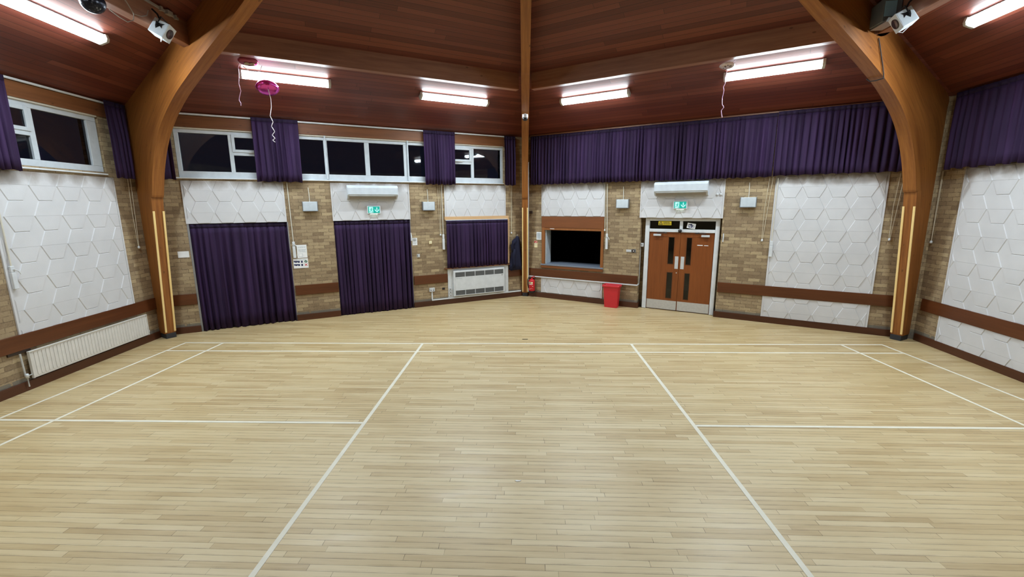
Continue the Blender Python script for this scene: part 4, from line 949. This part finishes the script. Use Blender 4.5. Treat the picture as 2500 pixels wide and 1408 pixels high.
# balloons and ribbons
def foil(name, label, Mx, R, th, mat, cat='balloon', squash=1):
    r = thing(name, label, cat, Mx)
    m = MB(); n = 40; rings = []
    for i in range(13):
        a = -PI/2+PI*i/12; rr = R*abs(math.cos(a))**.55 if abs(math.cos(a)) > 1e-6 else 1e-4; z = th/2*math.sin(a)
        rings.append([(rr*math.cos(2*PI*k/n)*(1+.02*math.sin(20*2*PI*k/n)*(rr/R)**3), rr*squash*math.sin(2*PI*k/n), z*(1+.10*math.sin(20*2*PI*k/n)*(rr/R)**2)) for k in range(n)])
    loft(rings).build('foil_body', M[mat], r, smooth=True)
    m = MB(); m.lathe([(R*.985, -.003), (R*1.05, -.002), (R*1.05, .002), (R*.985, .003)], n=40)
    s_ = m.build('seam', M[mat], r); s_.scale = (1, squash, 1)
    return r
A = F('BL', 2.415, 1.66, 4.70)
r = foil('foil_balloon', 'round pink foil balloon floating under the strip light', A @ Matrix.Rotation(-.42, 4, 'X'), .178, .15, 'pink')
m = MB(); m.prism([(-.018, 0), (.018, 0), (.03, -.06), (-.03, -.06)], -.002, .002); o = m.build('neck', M['pink'], r); o.matrix_local = Matrix.Translation((.01, -.16, -.02)) @ Matrix.Rotation(-.3, 4, 'X')
inv = (A @ Matrix.Rotation(-.42, 4, 'X')).inverted()
def ribbon(pts, parent, inv_, mat, rad=.0062, name='ribbon'):
    P = []
    for a, b in zip(pts, pts[1:]):
        for k in range(4): P.append(tuple(a[j]+(b[j]-a[j])*k/4 for j in range(3)))
    P.append(pts[-1]); m = MB(); m.tube([inv_ @ Vector(p) for p in P], rad, 6); return m.build(name, M[mat], parent, smooth=True)
def onw(w, u, z, d): return tuple((F(w, u, d, z)).translation)
ribbon([onw('BL', u+.01, z-.055, d+.21) for u, z, d in ((2.42, 4.695, 1.60), (2.425, 4.66, 1.48), (2.436, 4.59, 1.35), (2.430, 4.45, 1.35), (2.397, 4.30, 1.35), (2.434, 4.196, 1.36), (2.40, 4.121, 1.34), (2.445, 4.03, 1.36), (2.399, 3.967, 1.34), (2.44, 3.911, 1.36), (2.397, 3.879, 1.34), (2.434, 3.844, 1.35))], r, inv, 'ribbonw', .0058, 'curled_ribbon')
A = F('BL', 2.18, 1.93, 5.03)
r = foil('foil_balloon', 'dark pink foil balloon stuck under the beam with two pale discs and a ribbon', A @ Matrix.Rotation(-.2, 4, 'X'), .15, .11, 'maroon', squash=.75)
for x in (-.02, .055):
    m = MB(); m.lathe([(0, 0), (.042, 0), (.040, .008), (0, .012)], n=20); o = m.build('pale_disc', M['palegold'], r); o.matrix_local = Matrix.Translation((x, -.035, -.060)) @ Matrix.Rotation(PI, 4, 'X')
inv = (A @ Matrix.Rotation(-.2, 4, 'X')).inverted()
ribbon([onw('BL', u, z, 1.75) for u, z in ((2.03, 5.03), (2.011, 4.96), (2.009, 4.861), (1.991, 4.695), (2.01, 4.585), (1.975, 4.47), (1.969, 4.428), (1.99, 4.385), (1.985, 4.342))], r, inv, 'ribbon', .0055)
ribbon([onw('BL', u, z, d) for u, z, d in ((2.08, 4.99, 1.75), (2.17, 4.935, 1.72), (2.27, 4.93, 1.72), (2.34, 4.96, 1.75), (2.37, 5.02, 1.80))], r, inv, 'ribbonw', .006)
A = F('BR', 5.08, 2.0, 4.985)
r = foil('foil_balloon', 'shrunken pale foil balloon stuck under the beam with a long pink ribbon', A @ Matrix.Rotation(-.3, 4, 'X'), .12, .06, 'silver', squash=.8)
inv = (A @ Matrix.Rotation(-.3, 4, 'X')).inverted()
m = MB(); rnd = random.Random(3)
for k in range(7):
    x, y = rnd.uniform(-.06, .06), rnd.uniform(-.06, .02); m.box(x-.008, x+.008, y-.006, y+.006, -.034, -.022)
m.build('dark_spots', M['brown'], r)
ribbon([onw('BR', u, z, d) for u, z, d in ((5.212, 5.08, 1.98), (5.14, 5.03, 1.85), (5.062, 4.966, 1.75), (5.039, 4.852, 1.75), (5.05, 4.76, 1.75), (5.025, 4.70, 1.75), (5.039, 4.64, 1.75), (5.02, 4.506, 1.75), (5.028, 4.40, 1.75), (5.058, 4.35, 1.75), (5.02, 4.295, 1.75), (5.03, 4.23, 1.75), (5.044, 4.171, 1.75))], r, inv, 'ribbon', .0058)

# scraps on the floor
m = MB(); m.prism([(-.03, 0), (-.01, -.012), (.02, -.008), (.032, .006), (.01, .002), (-.012, .008)], 0, .004, 'z'); tag(m.build('paper_scrap', M['paper'], M=Matrix.Translation((-.09, -1.06, .0005))), 'tiny white scrap on the bare floor between the long court lines', 'scrap')
m = MB(); m.box(-.055, .055, -.012, .012, 0, .004); tag(m.build('floor_plate', M['black'], M=Matrix.Translation((-.01, 3.30, .0005))), 'small dark strip on the floor beyond the far court line', 'floor plate')

# ------------------------------------------------------------------ camera
cam = bpy.data.cameras.new('camera'); co = bpy.data.objects.new('camera', cam); C.objects.link(co); sc.camera = co
PX, CX, CY, CZ, PIT, YAW, ROL, SH = 1026.757, -.0271, -4.7076, 2.6144, .1805, .0293, -.0066, -15.394
cam.sensor_width = 36; cam.lens = PX/2500*36; cam.shift_y = SH/2500; cam.clip_start = .05; cam.clip_end = 200
co.matrix_world = Matrix.Translation((CX, CY, CZ)) @ Matrix.Rotation(YAW, 4, 'Z') @ Matrix.Rotation(PI/2-PIT, 4, 'X') @ Matrix.Rotation(ROL, 4, 'Z')

sc.view_settings.view_transform = 'Standard'; sc.view_settings.look = 'None'; sc.view_settings.exposure = 1.30; sc.view_settings.gamma = 1; sc.view_settings.use_curve_mapping = False
cy = sc.cycles; cy.use_denoising = True; cy.use_light_tree = False; cy.max_bounces = 6; cy.diffuse_bounces = 4; cy.glossy_bounces = 2; cy.transmission_bounces = 4; cy.sample_clamp_indirect = 8; cy.caustics_reflective = False; cy.caustics_refractive = False
